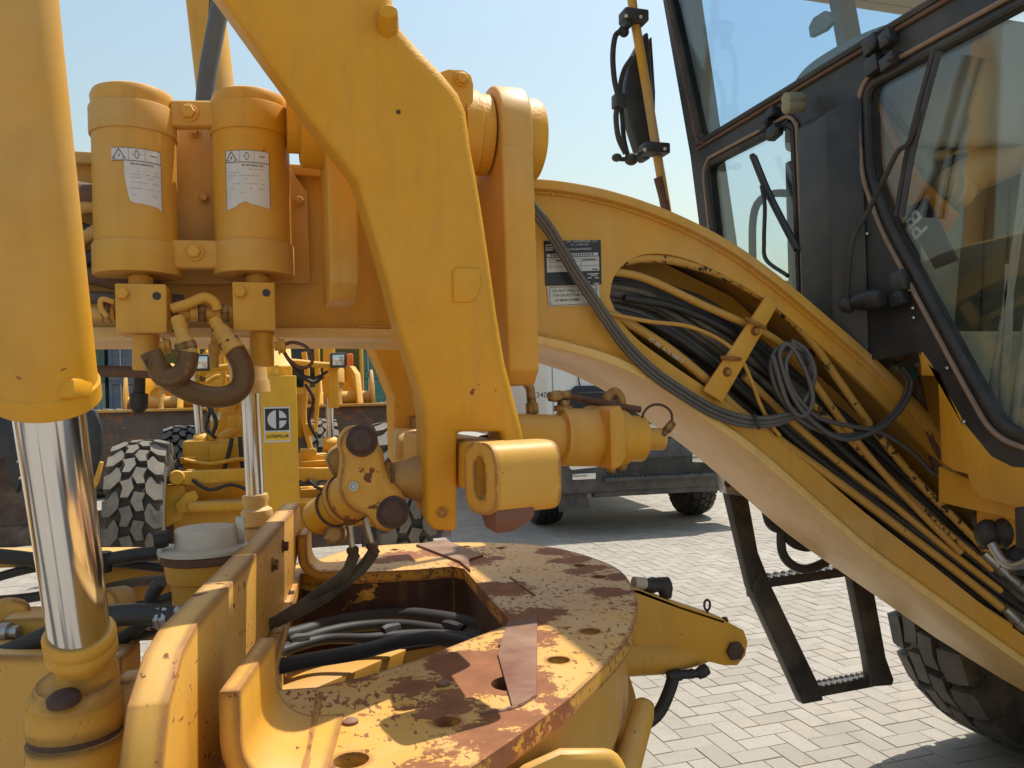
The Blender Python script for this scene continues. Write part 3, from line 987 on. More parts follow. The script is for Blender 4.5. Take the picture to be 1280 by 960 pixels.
obj('cast_pad', prism(B(), [arm_at(a, b, -.005) for a, b in [(566,338),(572,334),(600,335),(602,340),(601,360),(596,374),(588,378),(567,378)]], (0, .02, 0)), M['cast'], arm, bevel=.004)
bm = hull(B(), [arm_at(485+12*math.cos(t), 14+8*math.sin(t), -.035) for t in [i*PI/6 for i in range(12)]] + [arm_at(484+15*math.cos(t), 36+26*math.sin(t), .02) for t in [i*PI/6 for i in range(12)]])
obj('stop_lug', bm, M['cast'], arm, bevel=.004)
obj('hole_shade', lathe(B(), arm_at(498,140,-.001), arm_at(498,140,.01), [(0,.004),(1,.004)], 8), M['bolt_rust'], arm)  # dark disc painted in for the shade inside a small hole
# pin boss of the link bar in the arm's clevis
a11 = math.radians(13)
ax = Vector((math.cos(a11), math.sin(a11), 0))
p0 = V(600, 598, Y=1.215)
Rb = .058
_, ua, ub = frame_of(ax)
def sup(t, n=3.4):
    c_, s_ = math.cos(t), math.sin(t)
    return (math.copysign(abs(c_)**(2/n), c_), math.copysign(abs(s_)**(2/n), s_))
circ = [p0 + ax.cross(Vector((0,0,1)))*(.054*sup(t)[0]) + Vector((0,0,1))*(.0575*sup(t)[1]) for t in [2*PI*i/44 for i in range(44)]]
slot = []
for i in range(20):
    t = 2*PI*i/20
    slot.append(p0 + Vector((0,0,1))*(.017*math.sin(t) + (.018 if math.sin(t) >= 0 else -.018)) + ax.cross(Vector((0,0,1)))*(.019*math.cos(t)))
M['boss'] = paint('worn_boss_paint', chips=.62, chip_scale=15, edge=.35, dust=.3, orange=.25)
bm = prism(B(), circ, ax * .120, [slot])
far_e = [e for e in bm.edges if all((v.co - p0).dot(ax) > .11 and ((v.co - p0) - ax*((v.co - p0).dot(ax))).length > .045 for v in e.verts) and e.is_boundary is False]
bmesh.ops.bevel(bm, geom=[e for e in far_e if e.calc_face_angle(0) > 1.0], offset=.014, segments=4, profile=.5, affect='EDGES', clamp_overlap=False)
boss = obj('link_boss', bm, M['boss'], arm, sharp=45)
obj('slot_floor', prism(B(), [q + ax*.045 + (q - p0)*.02 for q in slot], ax * .02), M['yellow_grimy'], boss)
hullpts = [p0 + ax*x + Vector((0, y, z)) for x in (.012, .085) for y in (-.045, .04) for z in (-.04, -.066)] + [p0 + ax*x + Vector((0, y, -.086)) for x in (.016, .05) for y in (-.03, .03)]
obj('link_tongue', hull(B(), hullpts), M['rust'], boss, bevel=.006)
obj('pin', cyl(B(), arm_at(553,641,.01), arm_at(553,641,-.006), .0095, 20), M['yellow_worn'], arm)
obj('link_bar', bx(p0 + Vector((.06, .45, .005)), (.09, .75, .09)), M['yellow'], arm, bevel=.012)

# ---- far lift arm on the other side of the frame
outl = [(430,330),(461,425),(480,468),(491,495),(493,560),(496,585),(520,590),(560,590),(575,470),(570,330)]
far_arm = obj('lift_arm', prism(B(), VL(outl, Y=2.36), (0, .15, 0)), M['cast'], G, bevel=.014, seg=3, sharp=50, label='lift arm on the far side of the frame')
bm = B()
lathe(bm, V(492,556,Y=2.30), V(530,556,Y=2.30), [(0,.04),(.1,.048),(.9,.048),(1,.04)], 24)
obj('link_boss', bm, M['yellow_dusty'], far_arm)
obj('clevis_gap', prism(B(), VL([(513,520),(527,520),(527,566),(513,568)], Y=2.34), (0, .03, 0)), M['yellow_grimy'], far_arm)

# ---- ball socket and centre shift cylinder between arm and drawbar
z5 = lambda pts: [(380 + a/4.8, 500 + b/4.8) for a, b in pts]
cast = z5([(210,262),(228,205),(275,165),(340,150),(410,172),(440,220),(452,270),(480,310),(488,400),(520,480),(588,545),(622,615),(608,705),(565,775),(495,800),(435,775),(402,725),(370,692),(300,662),(240,602),(210,520),(228,410),(232,335)])
sock = obj('ball_socket', prism(B(), VL(cast, Y=1.46), (0, .075, 0)), M['yellow_worn'], G, bevel=.016, seg=4, sharp=55)
bm = B()
for (a, b, r) in ((452, 551, .0225), (490.5, 640, .0235)):
    bolt(bm, V(a, b, Y=1.462), Vector((-.12, -1, .1)), r, .022)
obj('bolt', bm, M['bolt_rust'], sock)
bm = lathe(B(), V(442,608,Y=1.463), V(442,608,Y=1.45), [(0,.009),(.6,.009),(.6,.005),(1,.004)], 14)
obj('grease_nipple', bm, M['steel'], sock)
bm = B()
lathe(bm, V(478,598,Y=1.5), V(535,598,Y=1.5), [(0,.030),(.12,.040),(.2,.030),(.45,.034),(.8,.046),(1,.050)], 28)
obj('ball_stud', bm, M['yellow_grimy'], sock)
obj('socket_back', prism(B(), VL(z5([(130,360),(160,300),(230,260),(300,300),(300,420),(180,470)]), Y=1.55), (0,.05,0)), M['yellow_grimy'], sock, bevel=.008)
bm = B()
c0, c1 = V(452,612,Y=1.50), V(396,648,Y=1.62)
lathe(bm, c0, c1, [(0,.046),(.28,.046),(.28,.050),(.38,.050),(.38,.040),(.42,.036),(.98,.036),(1,.030)], 32)
cs = obj('centre_shift_cylinder', bm, M['yellow_worn'], G)
bm = lathe(B(), V(417,668,Y=1.56), V(421,668,Y=1.60), [(0,.019),(.2,.021),(.8,.021),(1,.019)], 20)
obj('port_lug', bm, M['yellow_grimy'], cs)
obj('band_clamp', tube(B(), [c0.lerp(c1,.62) + frame_of(c1-c0)[1]*(.0375*math.cos(t)) + frame_of(c1-c0)[2]*(.0375*math.sin(t)) for t in [2*PI*i/16 for i in range(16)]], .003, 6, 2, closed=True), M['bolt_rust'], cs)
for (pts, r) in (([(436,648),(438,668),(441,690)], .0065), ([(455,644),(460,664),(466,684)], .0065)):
    obj('steel_pipe', tube(B(), VL(pts, Y=1.60), r, 10), M['steel'], cs)
bm = B()
for (a, b, c, d) in ((440,684,443,698),(464,678,468,692)):
    lathe(bm, V(a, b, Y=1.60), V(c, d, Y=1.60), [(0,.011),(.3,.013),(.6,.010),(1,.012)], 12)
obj('pipe_collar', bm, M['bolt_rust'], cs)
hose('hydraulic_hose', [V(442,695,Y=1.60), V(432,716,Y=1.62), V(405,737,Y=1.66), V(372,760,Y=1.70), V(330,785,Y=1.75)], .0115, M['rubber_dusty'], cs)
hose('hydraulic_hose', [V(467,690,Y=1.60), V(452,710,Y=1.62), V(425,732,Y=1.65), V(388,757,Y=1.68), V(345,778,Y=1.74)], .0120, M['rubber_dusty'], cs)

# ---- horizontal lock cylinder behind the arm
ly = 1.72
bm = lathe(B(), V(640,545,Y=ly), V(828,549,Y=ly), [(0,.052),(.30,.052),(.31,.066),(.34,.068),(.72,.068),(.725,.062),(.745,.062),(.745,.056),(.85,.055),(.855,.027),(1,.027)], 36)
lock = obj('lock_cylinder', bm, M['yellow_clean'], G)
bm = prism(B(), VL([(762,512),(776,506),(782,520),(784,570),(776,584),(764,588)], Y=1.63), (0, .18, 0))
obj('end_flange', bm, M['yellow_dusty'], lock, bevel=.006)
bm = B()
for (a, b) in ((764, 585), (778, 582)): lathe(bm, V(a, b-8, Y=1.70), V(a, b+6, Y=1.70), [(0,.010),(.6,.012),(1,.009)], 12)
bolt(bm, V(806, 536, Y=1.70), (0, 0, 1), .010, .02)
lathe(bm, V(666,522,Y=ly), V(664,498,Y=ly), [(0,.010),(.2,.010),(.2,.015),(.75,.015),(.75,.011),(1,.011)], 6)
lathe(bm, V(704,514,Y=ly), V(704,500,Y=ly), [(0,.022),(.5,.022),(.5,.015),(1,.013)], 12)
lathe(bm, V(686,496,Y=ly), V(712,494,Y=ly), [(0,.011),(.3,.014),(.55,.014),(.55,.011),(1,.013)], 10)
obj('port_fitting', bm, M['yellow_grimy'], lock)
obj('pipe', tube(B(), VL([(710,495),(740,501),(768,507),(800,512)], Y=1.74), .0085, 10), M['hose_brown'], lock)
obj('pipe', tube(B(), VL([(664,498),(662,484),(655,477),(645,474)], Y=1.72), .0105, 10), M['yellow_grimy'], lock)
obj('pipe', tube(B(), VL([(756,500),(768,490),(776,500),(776,516)], Y=1.76), .012, 10), M['yellow_grimy'], lock)
obj('wire_loop', tube(B(), VL([(804,538),(803,520),(812,508),(826,506),(838,514),(840,527),(836,534)], Y=1.70), .0032, 8), M['bolt_rust'], lock)
bm = lathe(B(), V(828,545,Y=1.70), V(841,528,Y=1.70), [(0,.008),(.4,.008),(.4,.011),(1,.010)], 6)
obj('wire_plug', bm, M['yellow_grimy'], lock)
# ---- accumulators on their mounting plate
YM = YN - .03
mount = obj('mounting_plate', prism(B(), [V(a, b, Y=YM) for a, b in ((214,150),(262,150),(330,160),(371,222),(384,240),(388,354),(120,356),(122,300),(214,300))], (0, .012, 0)), M['yellow_dusty'], G, bevel=.003)
bm = B()
for (a, b) in ((255,248),(374,252),(243,165)): bolt(bm, V(a, b, Y=YM-.001), (0,-1,0), .009, .016)
obj('bolt', bm, M['yellow_dusty'], mount)
def cylmap(cx, cy, R):
    """(arc length x, height z) onto a vertical cylinder, x = 0 facing the camera"""
    a0 = math.atan2(-cy, -cx)
    return lambda x, z: Vector((cx + R*math.cos(a0 + x/R), cy + R*math.sin(a0 + x/R), z))
accs = []
for (pxl, pxr, ytop, ybot, torn, pxc) in ((112, 226, 117, 337, True, 168), (263, 367, 122, 337, False, 314)):
    YA_ = 1.68
    c = V((pxl + pxr)/2, 220, Y=YA_)
    R = abs(V(pxr, 220, Y=YA_ - .0).x - V(pxl, 220, Y=YA_).x) / 2 * .955
    zt, zb = V(pxc, ytop, Y=YA_).z, V(pxc, ybot, Y=YA_).z
    cx, cy = c.x, c.y
    bm = lathe(B(), (cx, cy, zb), (cx, cy, zt), [(-.03,R*.35),(-.03,R*.62),(0,R*.66),(.02,R*.93),(.05,R*.97),(.93,R*.97),(.955,R*.985),(.985,R*.93),(1.0,R*.80),(1.0,0)], 56)
    acc = obj('accumulator', bm, M['yellow_clean'], G)
    accs.append((acc, cx, cy, R, zt, zb))
    obj('fill_cap', bx((cx, cy, zt + .007), (.030, .030, .020)), M['yellow_clean'], acc, bevel=.002)
    zs = [(V(pxc, 155, Y=1.59).z, V(pxc, 119, Y=1.59).z), (V(pxc, 336, Y=1.59).z, V(pxc, 296, Y=1.59).z)]
    for z0, z1 in zs:
        bm = lathe(B(), (cx, cy, z0), (cx, cy, z1), [(0,R*.97),(0,R*1.01),(.06,R*1.025),(.94,R*1.025),(1,R*1.01),(1,R*.97)], 56)
        obj('strap', bm, M['yellow_dusty'], acc)
    # label
    fm = cylmap(cx, cy, R*.97 + .0012)
    w = .034
    zc = V(pxc, 222, Y=1.6).z
    k = .00158
    zl = lambda py: V(pxc, py, Y=1.6).z
    x0, x1 = (-.041, .048) if torn else (-.052, .034)
    mx = 0.5 * (x0 + x1)
    top = zl(184 if torn else 187)
    head = zl(200 if torn else 202)
    if torn:
        low = [(x0 + .022, zl(204)), (x0 + .020, zl(212)), (x0 + .025, zl(220)), (x0 + .023, zl(228)), (x0 + .028, zl(233)), (x0 + .029, zl(250)), (x0 + .040, zl(253)), (x0 + .050, zl(253)), (x1 - .008, zl(256)), (x1, zl(262))]
    else:
        low = [(x0, zl(262)), (x0 + .012, zl(259)), (x0 + .020, zl(258)), (x0 + .026, zl(254)), (x0 + .040, zl(251)), (x0 + .048, zl(254)), (x1 - .006, zl(258)), (x1, zl(259))]
    bm = B()
    rect2(bm, x0, x1, head, top, fm, 14)
    # lower sheet as narrow vertical strips under the header, following the torn edge
    def low_z(x):
        for (a, za), (b, zb_) in zip(low, low[1:]):
            if a <= x <= b and b > a: return za + (zb_ - za) * (x - a) / (b - a)
        return None
    ns = 28
    for i in range(ns):
        a, b = x0 + (x1-x0)*i/ns, x0 + (x1-x0)*(i+1)/ns
        za, zb2 = low_z(a + 1e-6), low_z(b - 1e-6)
        if za is None or zb2 is None: continue
        poly2(bm, [(a, za), (b, zb2), (b, head), (a, head)], fm)
    lab = obj('label', bm, M['paper'], acc, sharp=60, label='torn paper warning label' if torn else 'paper warning label with ragged lower edge')
    fi = cylmap(cx, cy, R*.97 + .0019)
    bm = B()
    t = .0006
    rect2(bm, x0, x1, head - t, head + t, fi, 10); rect2(bm, x0, x1, top - t, top, fi, 10)
    rect2(bm, x1 - t, x1, low[-1][1], top, fi)
    if not torn: rect2(bm, x0, x0 + t, low[0][1], top, fi)
    for q in (.34, .66): rect2(bm, x0 + (x1-x0)*q, x0 + (x1-x0)*q + t*.6, head, top, fi)
    hm, hh = (head + top)/2, (top - head)
    tx = x0 + (x1-x0)*.15
    tri = [(tx - hh*.5, hm - hh*.36), (tx + hh*.5, hm - hh*.36), (tx, hm + hh*.42)]
    for (a, b) in zip(tri, tri[1:] + tri[:1]):
        d = Vector((b[0]-a[0], b[1]-a[1])).normalized(); nn = Vector((-d.y, d.x)) * .0011
        poly2(bm, [(a[0]-nn.x*.2, a[1]-nn.y*.2), (b[0]-nn.x*.2, b[1]-nn.y*.2), (b[0]+nn.x, b[1]+nn.y), (a[0]+nn.x, a[1]+nn.y)], fi)
    poly2(bm, [(tx - .002, hm - hh*.18), (tx + .0025, hm + .0005), (tx + .001, hm - hh*.02), (tx + .0005, hm - hh*.24)], fi)
    mx2 = x0 + (x1-x0)*.5
    ring = [(mx2 + .0036*math.cos(a_), hm + hh*.34*math.sin(a_)) for a_ in [2*PI*i/14 for i in range(14)]]
    for a, b in zip(ring, ring[1:] + ring[:1]):
        poly2(bm, [a, b, (mx2 + (b[0]-mx2)*.78, hm + (b[1]-hm)*.82), (mx2 + (a[0]-mx2)*.78, hm + (a[1]-hm)*.82)], fi)
    rect2(bm, mx2 - .008, mx2 - .004, hm - t*.5, hm + t*.5, fi); rect2(bm, mx2 + .004, mx2 + .008, hm - t*.5, hm + t*.5, fi)
    mx3 = x0 + (x1-x0)*.83
    rect2(bm, mx3 - .005, mx3 + .006, hm, hm + .0014, fi, 3)
    if torn: text_on(bm, 'RGE ACCUMULATOR', .0050, fi, mx + .009, head - .006, .012, sx=.86)
    else: text_on(bm, 'OIC ACCUMULATOR', .0050, fi, mx + .010, head - .006, .012, sx=.86)
    obj('label_print', bm, M['ink'], lab, sharp=None)
    bm = B()
    rr = random.Random(5 + torn)
    lines = (211, 215, 219, 223, 229, 235, 241) if not torn else (213, 217, 221, 227, 235, 243)
    for py in lines:
        x = (x0 + .005) if not torn else (x0 + .034)
        while x < x1 - .004:
            ln = rr.uniform(.003, .009)
            if rr.random() < .62: rect2(bm, x, min(x + ln, x1 - .003), zl(py), zl(py) + .0008, fi)
            x += ln + .0015
    obj('label_small_print', bm, M['ink_grey'], lab, sharp=None)
# strap bridge between the two
a0, a1 = accs
for (py0, py1, pb, bxp) in ((157, 124, 141, 236), (335, 299, 315, 243)):
    pts = [V(a, b, Y=1.645) for a, b in ((212, py1), (274, py1 + 1), (276, py0), (212, py0))]
    br = obj('strap_bridge', prism(B(), pts, (0, .03, 0)), M['yellow_dusty'], G, bevel=.006, seg=3)
    obj('bolt', bolt(B(), V(bxp, pb, Y=1.644), (-.1, -1, 0), .0135, .013), M['yellow_clean'], br)
# valve blocks, necks and lower bodies
for (x0p, x1p, y0p, y1p, nx, lx0, lx1, ly1, holes) in ((143,209,354,416,176,165,200,463,(196,370)), (290,345,352,413,322,312,343,458,(333,366))):
    Yb = 1.60
    n0, n1 = V(nx, 332, Y=1.66), V(nx, 358, Y=1.66)
    bm = lathe(B(), n1, n0, [(0,.022),(.45,.022),(.45,.016),(1,.016)], 20)
    p, q = V(x0p, y0p, Y=Yb), V(x1p, y1p, Y=Yb)
    blk = obj('valve_block', bb(p.x, q.x, Yb, Yb + .11, q.z, p.z), M['yellow_clean'], G, bevel=.003)
    obj('neck', bm, M['yellow_clean'], blk)
    obj('plug_hole', lathe(B(), V(holes[0], holes[1], Y=Yb+.001), V(holes[0], holes[1], Y=Yb-.0015), [(0,.0075),(1,.0075)], 16), M['ink'], blk)
    obj('bolt', bolt(B(), V(x0p+10, y0p+13, Y=Yb-.001), (0,-1,0), .0115, .010, False), M['yellow_clean'], blk)
    l0, l1 = V((lx0+lx1)/2, y1p + 1, Y=1.655), V((lx0+lx1)/2, ly1, Y=1.655)
    rl = (V(lx1, 440, Y=1.64).x - V(lx0, 440, Y=1.64).x) / 2
    bm = lathe(B(), l0, l1, [(0,rl*.9),(.06,rl*.9),(.06,rl*1.02),(.10,rl),(.96,rl),(1,rl*.92)], 28)
    obj('lower_body', bm, M['yellow_clean'], blk)
    sx = lx1 + 4
    obj('side_plug', lathe(B(), V(sx-4, 433, Y=1.62), V(sx+10, 432, Y=1.62), [(0,.009),(.3,.009),(.3,.017),(.45,.017),(.5,.014),(.9,.014),(1,.008)], 18), M['yellow_clean'], blk)
# fittings and hoses under the accumulators
bm = B()
lathe(bm, V(210,392,Y=1.64), V(292,392,Y=1.64), [(0,.012),(.08,.014),(.2,.014),(.22,.010),(.32,.010),(.34,.015),(.5,.015),(.52,.012),(.7,.012),(.72,.016),(.95,.016),(1,.013)], 16)
lathe(bm, V(143,392,Y=1.64), V(100,394,Y=1.64), [(0,.013),(.15,.016),(.4,.016),(.42,.012),(.7,.014),(1,.014)], 16)
lathe(bm, V(222,398,Y=1.60), V(236,446,Y=1.57), [(0,.013),(.25,.013),(.3,.012),(.55,.012),(.58,.017),(1,.019)], 14)
lathe(bm, V(268,400,Y=1.60), V(294,440,Y=1.57), [(0,.012),(.3,.012),(.32,.016),(.55,.016),(.6,.019),(1,.0205)], 14)
lathe(bm, V(268,418,Y=1.68), V(268,460,Y=1.68), [(0,.007),(.3,.007),(.3,.012),(.6,.012),(.6,.009),(1,.009)], 10)
obj('hose_fitting', bm, M['yellow_dusty'], mount)
for (a, b, c, d, y, r) in ((215,392,224,392,1.64,.0185),(248,392,258,392,1.64,.019),(276,392,287,392,1.64,.020),(128,392,139,392,1.64,.020),(223,404,226,413,1.60,.0175),(231,428,234,438,1.575,.0215),(272,407,278,416,1.60,.0165),(284,425,289,433,1.58,.0225)):
    obj('hex_nut', lathe(B(), V(a, b, Y=y), V(c, d, Y=y), [(0,r*.9),(.15,r),(.85,r),(1,r*.9)], 6), M['yellow_grimy'], mount, sharp=20)
M['hose_rusty'] = paint('brown_painted_hose', col=(.105, .050, .018), chips=.5, chip_scale=18, rust=(.03,.02,.016), dust=.35, dustcol=(.22,.13,.05))
hose('hydraulic_hose', VL([(292,436),(303,458),(303,480),(288,494),(262,496),(235,488),(212,474),(200,462)], Y=1.575), .0205, M['hose_rusty'], mount, 14)
hose('hydraulic_hose', VL([(236,440),(232,460),(218,472),(203,470),(194,452),(188,440)], Y=1.545), .0185, M['hose_rusty'], mount, 14)
hose('steel_wrap', VL([(236,446),(231,466),(215,478),(196,474)], Y=1.53), .005, M['yellow_grimy'], mount)
hose('thin_wire', VL([(143,378),(128,374),(126,384),(134,396)], Y=1.62), .005, M['yellow_dusty'], mount)
hose('thin_pipe', VL([(214,386),(235,380),(255,372),(268,378),(272,388)], Y=1.62), .010, M['yellow_dusty'], mount)
hose('thin_wire', VL([(352,432),(366,428),(382,433),(390,446),(388,456),(376,460),(362,450),(354,438),(348,430)], Y=1.63), .0035, M['hose_brown'], mount)
hose('thin_wire', VL([(352,436),(362,452),(376,468),(394,472),(410,464)], Y=1.64), .003, M['rubber'], mount)
# ribbed black sleeve and a dark breather hanging below the frame
hose('ribbed_sleeve', VL([(90,462),(130,464),(165,465),(188,466)], Y=1.75), .012, M['hose_brown'], mount)
obj('breather', lathe(B(), V(175,462,Y=1.80), V(173,515,Y=1.80), [(0,.011),(.55,.012),(.56,.018),(.9,.018),(1,.010)], 14), M['rubber'], mount)

# ---- near lift cylinder
A0, A1 = V(-9, 0, D=.68), V(99, 790, D=1.0)
ad = (A1 - A0).normalized()
def on_axis(py):
    """point of the axis seen at height py"""
    best = None
    for i in range(400):
        q = A0 + ad * (-.5 + i * .004)
        px_ = pixel(q)
        if px_ and (best is None or abs(px_[1] - py) < best[0]): best = (abs(px_[1] - py), q)
    return best[1]
b_top, b_bot, r_bot = on_axis(0) - ad * .42, on_axis(485), on_axis(800)
bm = lathe(B(), b_top, b_bot, [(0,.047),(.01,.0505),(.97,.0505),(1,.051)], 56)
M['barrel'] = paint('dusty_barrel_paint', dust=.75, chips=.04, chip_scale=40, rough=.5)
lc = obj('lift_cylinder', bm, M['barrel'], G, label='lift cylinder with wide yellow barrel in front')
bm = lathe(B(), b_bot - ad*.010, b_bot + ad*.014, [(0,.051),(.1,.053),(.9,.053),(1,.051)], 48)
gl = obj('gland', bm, M['yellow'], lc)
px_c = b_bot + RGT * .041 + ad * .0
obj('gland_lug', bx(px_c - FWD*.02, (.024,.04,.022), Matrix.Rotation(-PSI, 3, 'Z')), M['yellow'], gl, bevel=.006)
rod = obj('rod', cyl(B(), b_bot, r_bot, .0355, 48), M['chrome'], lc)
bm = lathe(B(), on_axis(792) - ad*.004, on_axis(822) , [(0,.036),(.0,.039),(.12,.0425),(.3,.0425),(.4,.0395),(.48,.0425),(.72,.0425),(.82,.039),(1,.036)], 40)
obj('rod_collar', bm, M['yellow'], lc)
eye = on_axis(870)
hs_ = eye + Vector((-.012, -.016, 0))
ring16 = [i*PI/10 for i in range(20)]
M['socket'] = paint('greasy_socket_paint', chips=.60, chip_scale=18, edge=1.05, dust=.45, rust=(.045, .028, .02))
bm = lathe(B(), eye + Vector((0,0,.085)), eye + Vector((0,0,.0)), [(0,.036),(.4,.035),(.8,.040),(1,.044)], 36)
obj('socket_neck', bm, M['socket'], lc)
bm = hull(B(), [hs_ + Vector((.046*math.cos(t), .046*math.sin(t), .028 + .010*math.sin(t))) for t in ring16] + [hs_ + Vector((.056*math.cos(t), .056*math.sin(t), .012 + .008*math.sin(t))) for t in ring16] + [hs_ + Vector((.057*math.cos(t), .057*math.sin(t), -.036)) for t in ring16])
sockn = obj('ball_socket', bm, M['socket'], lc, bevel=.004, seg=2)
eye = hs_
bm = lathe(B(), eye + Vector((0,0,-.040)), eye + Vector((0,0,-.12)), [(0,.050),(.06,.058),(.45,.058),(.8,.046),(1,.03)], 36)
obj('socket_cap', bm, M['socket'], lc)
obj('cap_gap', lathe(B(), eye + Vector((0,0,-.034)), eye + Vector((0,0,-.043)), [(0,.055),(1,.055)], 36), M['bolt_rust'], lc)
bdir = (Vector((0,0,EYE)) - eye); bdir.z = .25; bdir.normalize()
bq = V(80, 872, Z=eye.z + .023)
obj('bolt', lathe(B(), bq + Vector((0,0,-.006)), bq + Vector((-.0006,-.0025,.007)), [(0,.0195),(.55,.0195),(.85,.016),(1,.009)], 20), M['bolt_rust'], lc)
obj('ball_stud', hull(B(), [eye + Vector((x, y, z)) for x in (.045, .10) for y in (-.0, .055) for z in (-.05, .02)]), M['yellow_grimy'], lc, bevel=.012)

# ---- far lift cylinder
f_top, f_mid, f_bot = V(255, 0, Y=2.95), V(313, 492, Y=2.95), V(319, 622, Y=2.95)
fd = (f_bot - f_top).normalized()
fc = obj('lift_cylinder', lathe(B(), f_top - fd*.35, f_mid, [(0,.060),(.01,.064),(.975,.064),(.975,.069),(1,.069)], 40), M['yellow_dusty'], G, label='lift cylinder behind the main frame')
obj('rod', cyl(B(), f_mid, f_bot, .0315, 32), M['chrome'], fc)
bm = lathe(B(), f_bot - fd*.01, f_bot + fd*.10, [(0,.034),(0,.044),(.15,.046),(.3,.040),(.4,.040),(.5,.054),(.85,.056),(1,.045)], 28)
obj('rod_collar', bm, M['yellow_dusty'], fc)
obj('ball_stud', lathe(B(), f_bot + fd*.10, f_bot + fd*.19, [(0,.05),(.3,.056),(1,.05)], 24), M['yellow_grimy'], fc)
hose('sheathed_hose', VL([(282,-60),(276,0),(268,45),(260,90),(256,130),(256,170)], Y=2.62), .028, M['hose_grey'], fc, 12)
hose('thin_line', VL([(266,-30),(262,40),(252,100),(250,128)], Y=2.66), .008, M['bolt_rust'], fc)

# ---- drawbar: cross plate, cradle brackets, front beam
M['drawbar'] = paint('drawbar_paint', chips=.36, chip_scale=26, edge=1.1, dust=.5, fleck=.22)
ZP = 1.318
top_l = VL([(222,779),(277,720),(340,645),(357,615)], Z=ZP)
top_r = VL([(240,787),(300,727),(352,664),(375,628)], Z=ZP)
def lerp(a, b, t): return a + (b - a) * t
nearl, nearr = top_l[0], top_r[0]
farl, farr = top_l[-1], top_r[-1]
farl = farr + Vector((-.045, .0, 0))
nearr2 = nearr
dvec = (farr - nearr).normalized()
lat = Vector((dvec.y, -dvec.x, 0))
zb = CIRC_Z - .04
# side outline in the plane of the plate: rounded near end
Lp = (farr - nearr).length
prof = [(Lp, ZP), (0.02, ZP), (-.05, ZP-.012), (-.115, ZP-.05), (-.15, ZP-.11), (-.16, ZP-.18), (-.16, ZP-.36), (.1, ZP-.36), (.22, ZP-.30), (Lp*.55, ZP-.27), (Lp*.8, ZP-.20), (Lp, ZP-.10)]
pl = [nearr + dvec*u + Vector((0,0,z - ZP)) for u, z in prof]
draw = obj('drawbar_plate', prism(B(), pl, lat * -.045), M['drawbar'], G, bevel=.0025)
bm = B()
for (a, b) in ((353,683),(340,706),(361,744),(348,775)):
    q = V(a, b, Z=1.25)
    # on the right face of the plate
    n_ = lat
    t_ = (nearr - Vector((0,0,EYE))).dot(n_)
    ray = FWD + RGT*((a-640)/FPX) + UPV*((500-b)/FPX)
    pt = Vector((0,0,EYE)) + ray * (t_ / ray.dot(n_))
    bolt(bm, pt, lat, .012, .014)
obj('bolt', bm, M['yellow_grimy'], draw)
# bent cradle brackets (J-shaped plates) at the near and far side of the turntable opening
def bracket(name, x0, y0, ext, h, w, t, rad, z0):
    prof = [(0, h), (0, rad)] + [(rad - rad*math.cos(a), rad - rad*math.sin(a)) for a in [PI/2*i/8 for i in range(1, 9)]] + [(w, 0)]
    inner = [(w, t)] + [(rad - (rad-t)*math.cos(a), rad - (rad-t)*math.sin(a)) for a in [PI/2*i/8 for i in range(8, 0, -1)]] + [(t, rad), (t, h)]
    e = Vector(ext); l = Vector((e.y, -e.x, 0)).normalized()
    pts = [Vector((x0, y0, z0 + v)) + l*u for u, v in prof + inner]
    return obj(name, prism(B(), pts, e), M['drawbar'], draw, bevel=.004)
bracket('cradle_bracket', -.064, 1.03, (.045, .22, 0), .148, .125, .026, .085, CIRC_Z - .022)
cb2 = V(371, 662, Z=1.26)
bracket('cradle_bracket', cb2.x, cb2.y, (.02, .13, 0), .13, .15, .026, .07, CIRC_Z - .012)

# ---- turntable plate with bolt holes and the tapering opening
rim_px = [(395,700),(440,686),(500,680),(570,678),(640,679),(695,685),(740,697),(775,713),(792,737),(797,760),(787,793),(765,822),(715,870),(686,892),(640,925),(600,952),(540,992),(470,1035),(380,1080),(280,1105)]
rim = [Vector((p.x, p.y, CIRC_Z)) for p in VL(spl(rim_px, 4), Z=CIRC_Z)]
rim += [Vector((-.07, 1.0, CIRC_Z)), Vector((-.02, 1.5, CIRC_Z)), Vector((.03, 2.1, CIRC_Z)), Vector((.06, 2.42, CIRC_Z))]
open_px = [(376,717),(440,716),(520,712),(566,708),(580,711),(588,720),(612,748),(636,774),(633,782),(590,798),(521,825),(455,846),(398,859),(352,862),(340,840)]
opening = VL(open_px, Z=CIRC_Z)
def ell(px, py, ra, n=14):
    c = V(px, py, Z=CIRC_Z)
    return [c + Vector((ra*math.cos(2*PI*i/n), ra*math.sin(2*PI*i/n), 0)) for i in range(n)]
hol = [(559,902,.021),(439,950,.024),(698,825,.021),(738,789,.021),(725,707,.018),(748,721,.019),(626,685,.015),(583,683,.013),(493,687,.012),(632,808,.016),(640,854,.036)]
holes = [ell(*h) for h in hol]
bm = prism(B(), rim, (0, 0, -.032), [opening] + holes)
circ_o = obj('turntable_plate', bm, M['circle'], G, bevel=None)
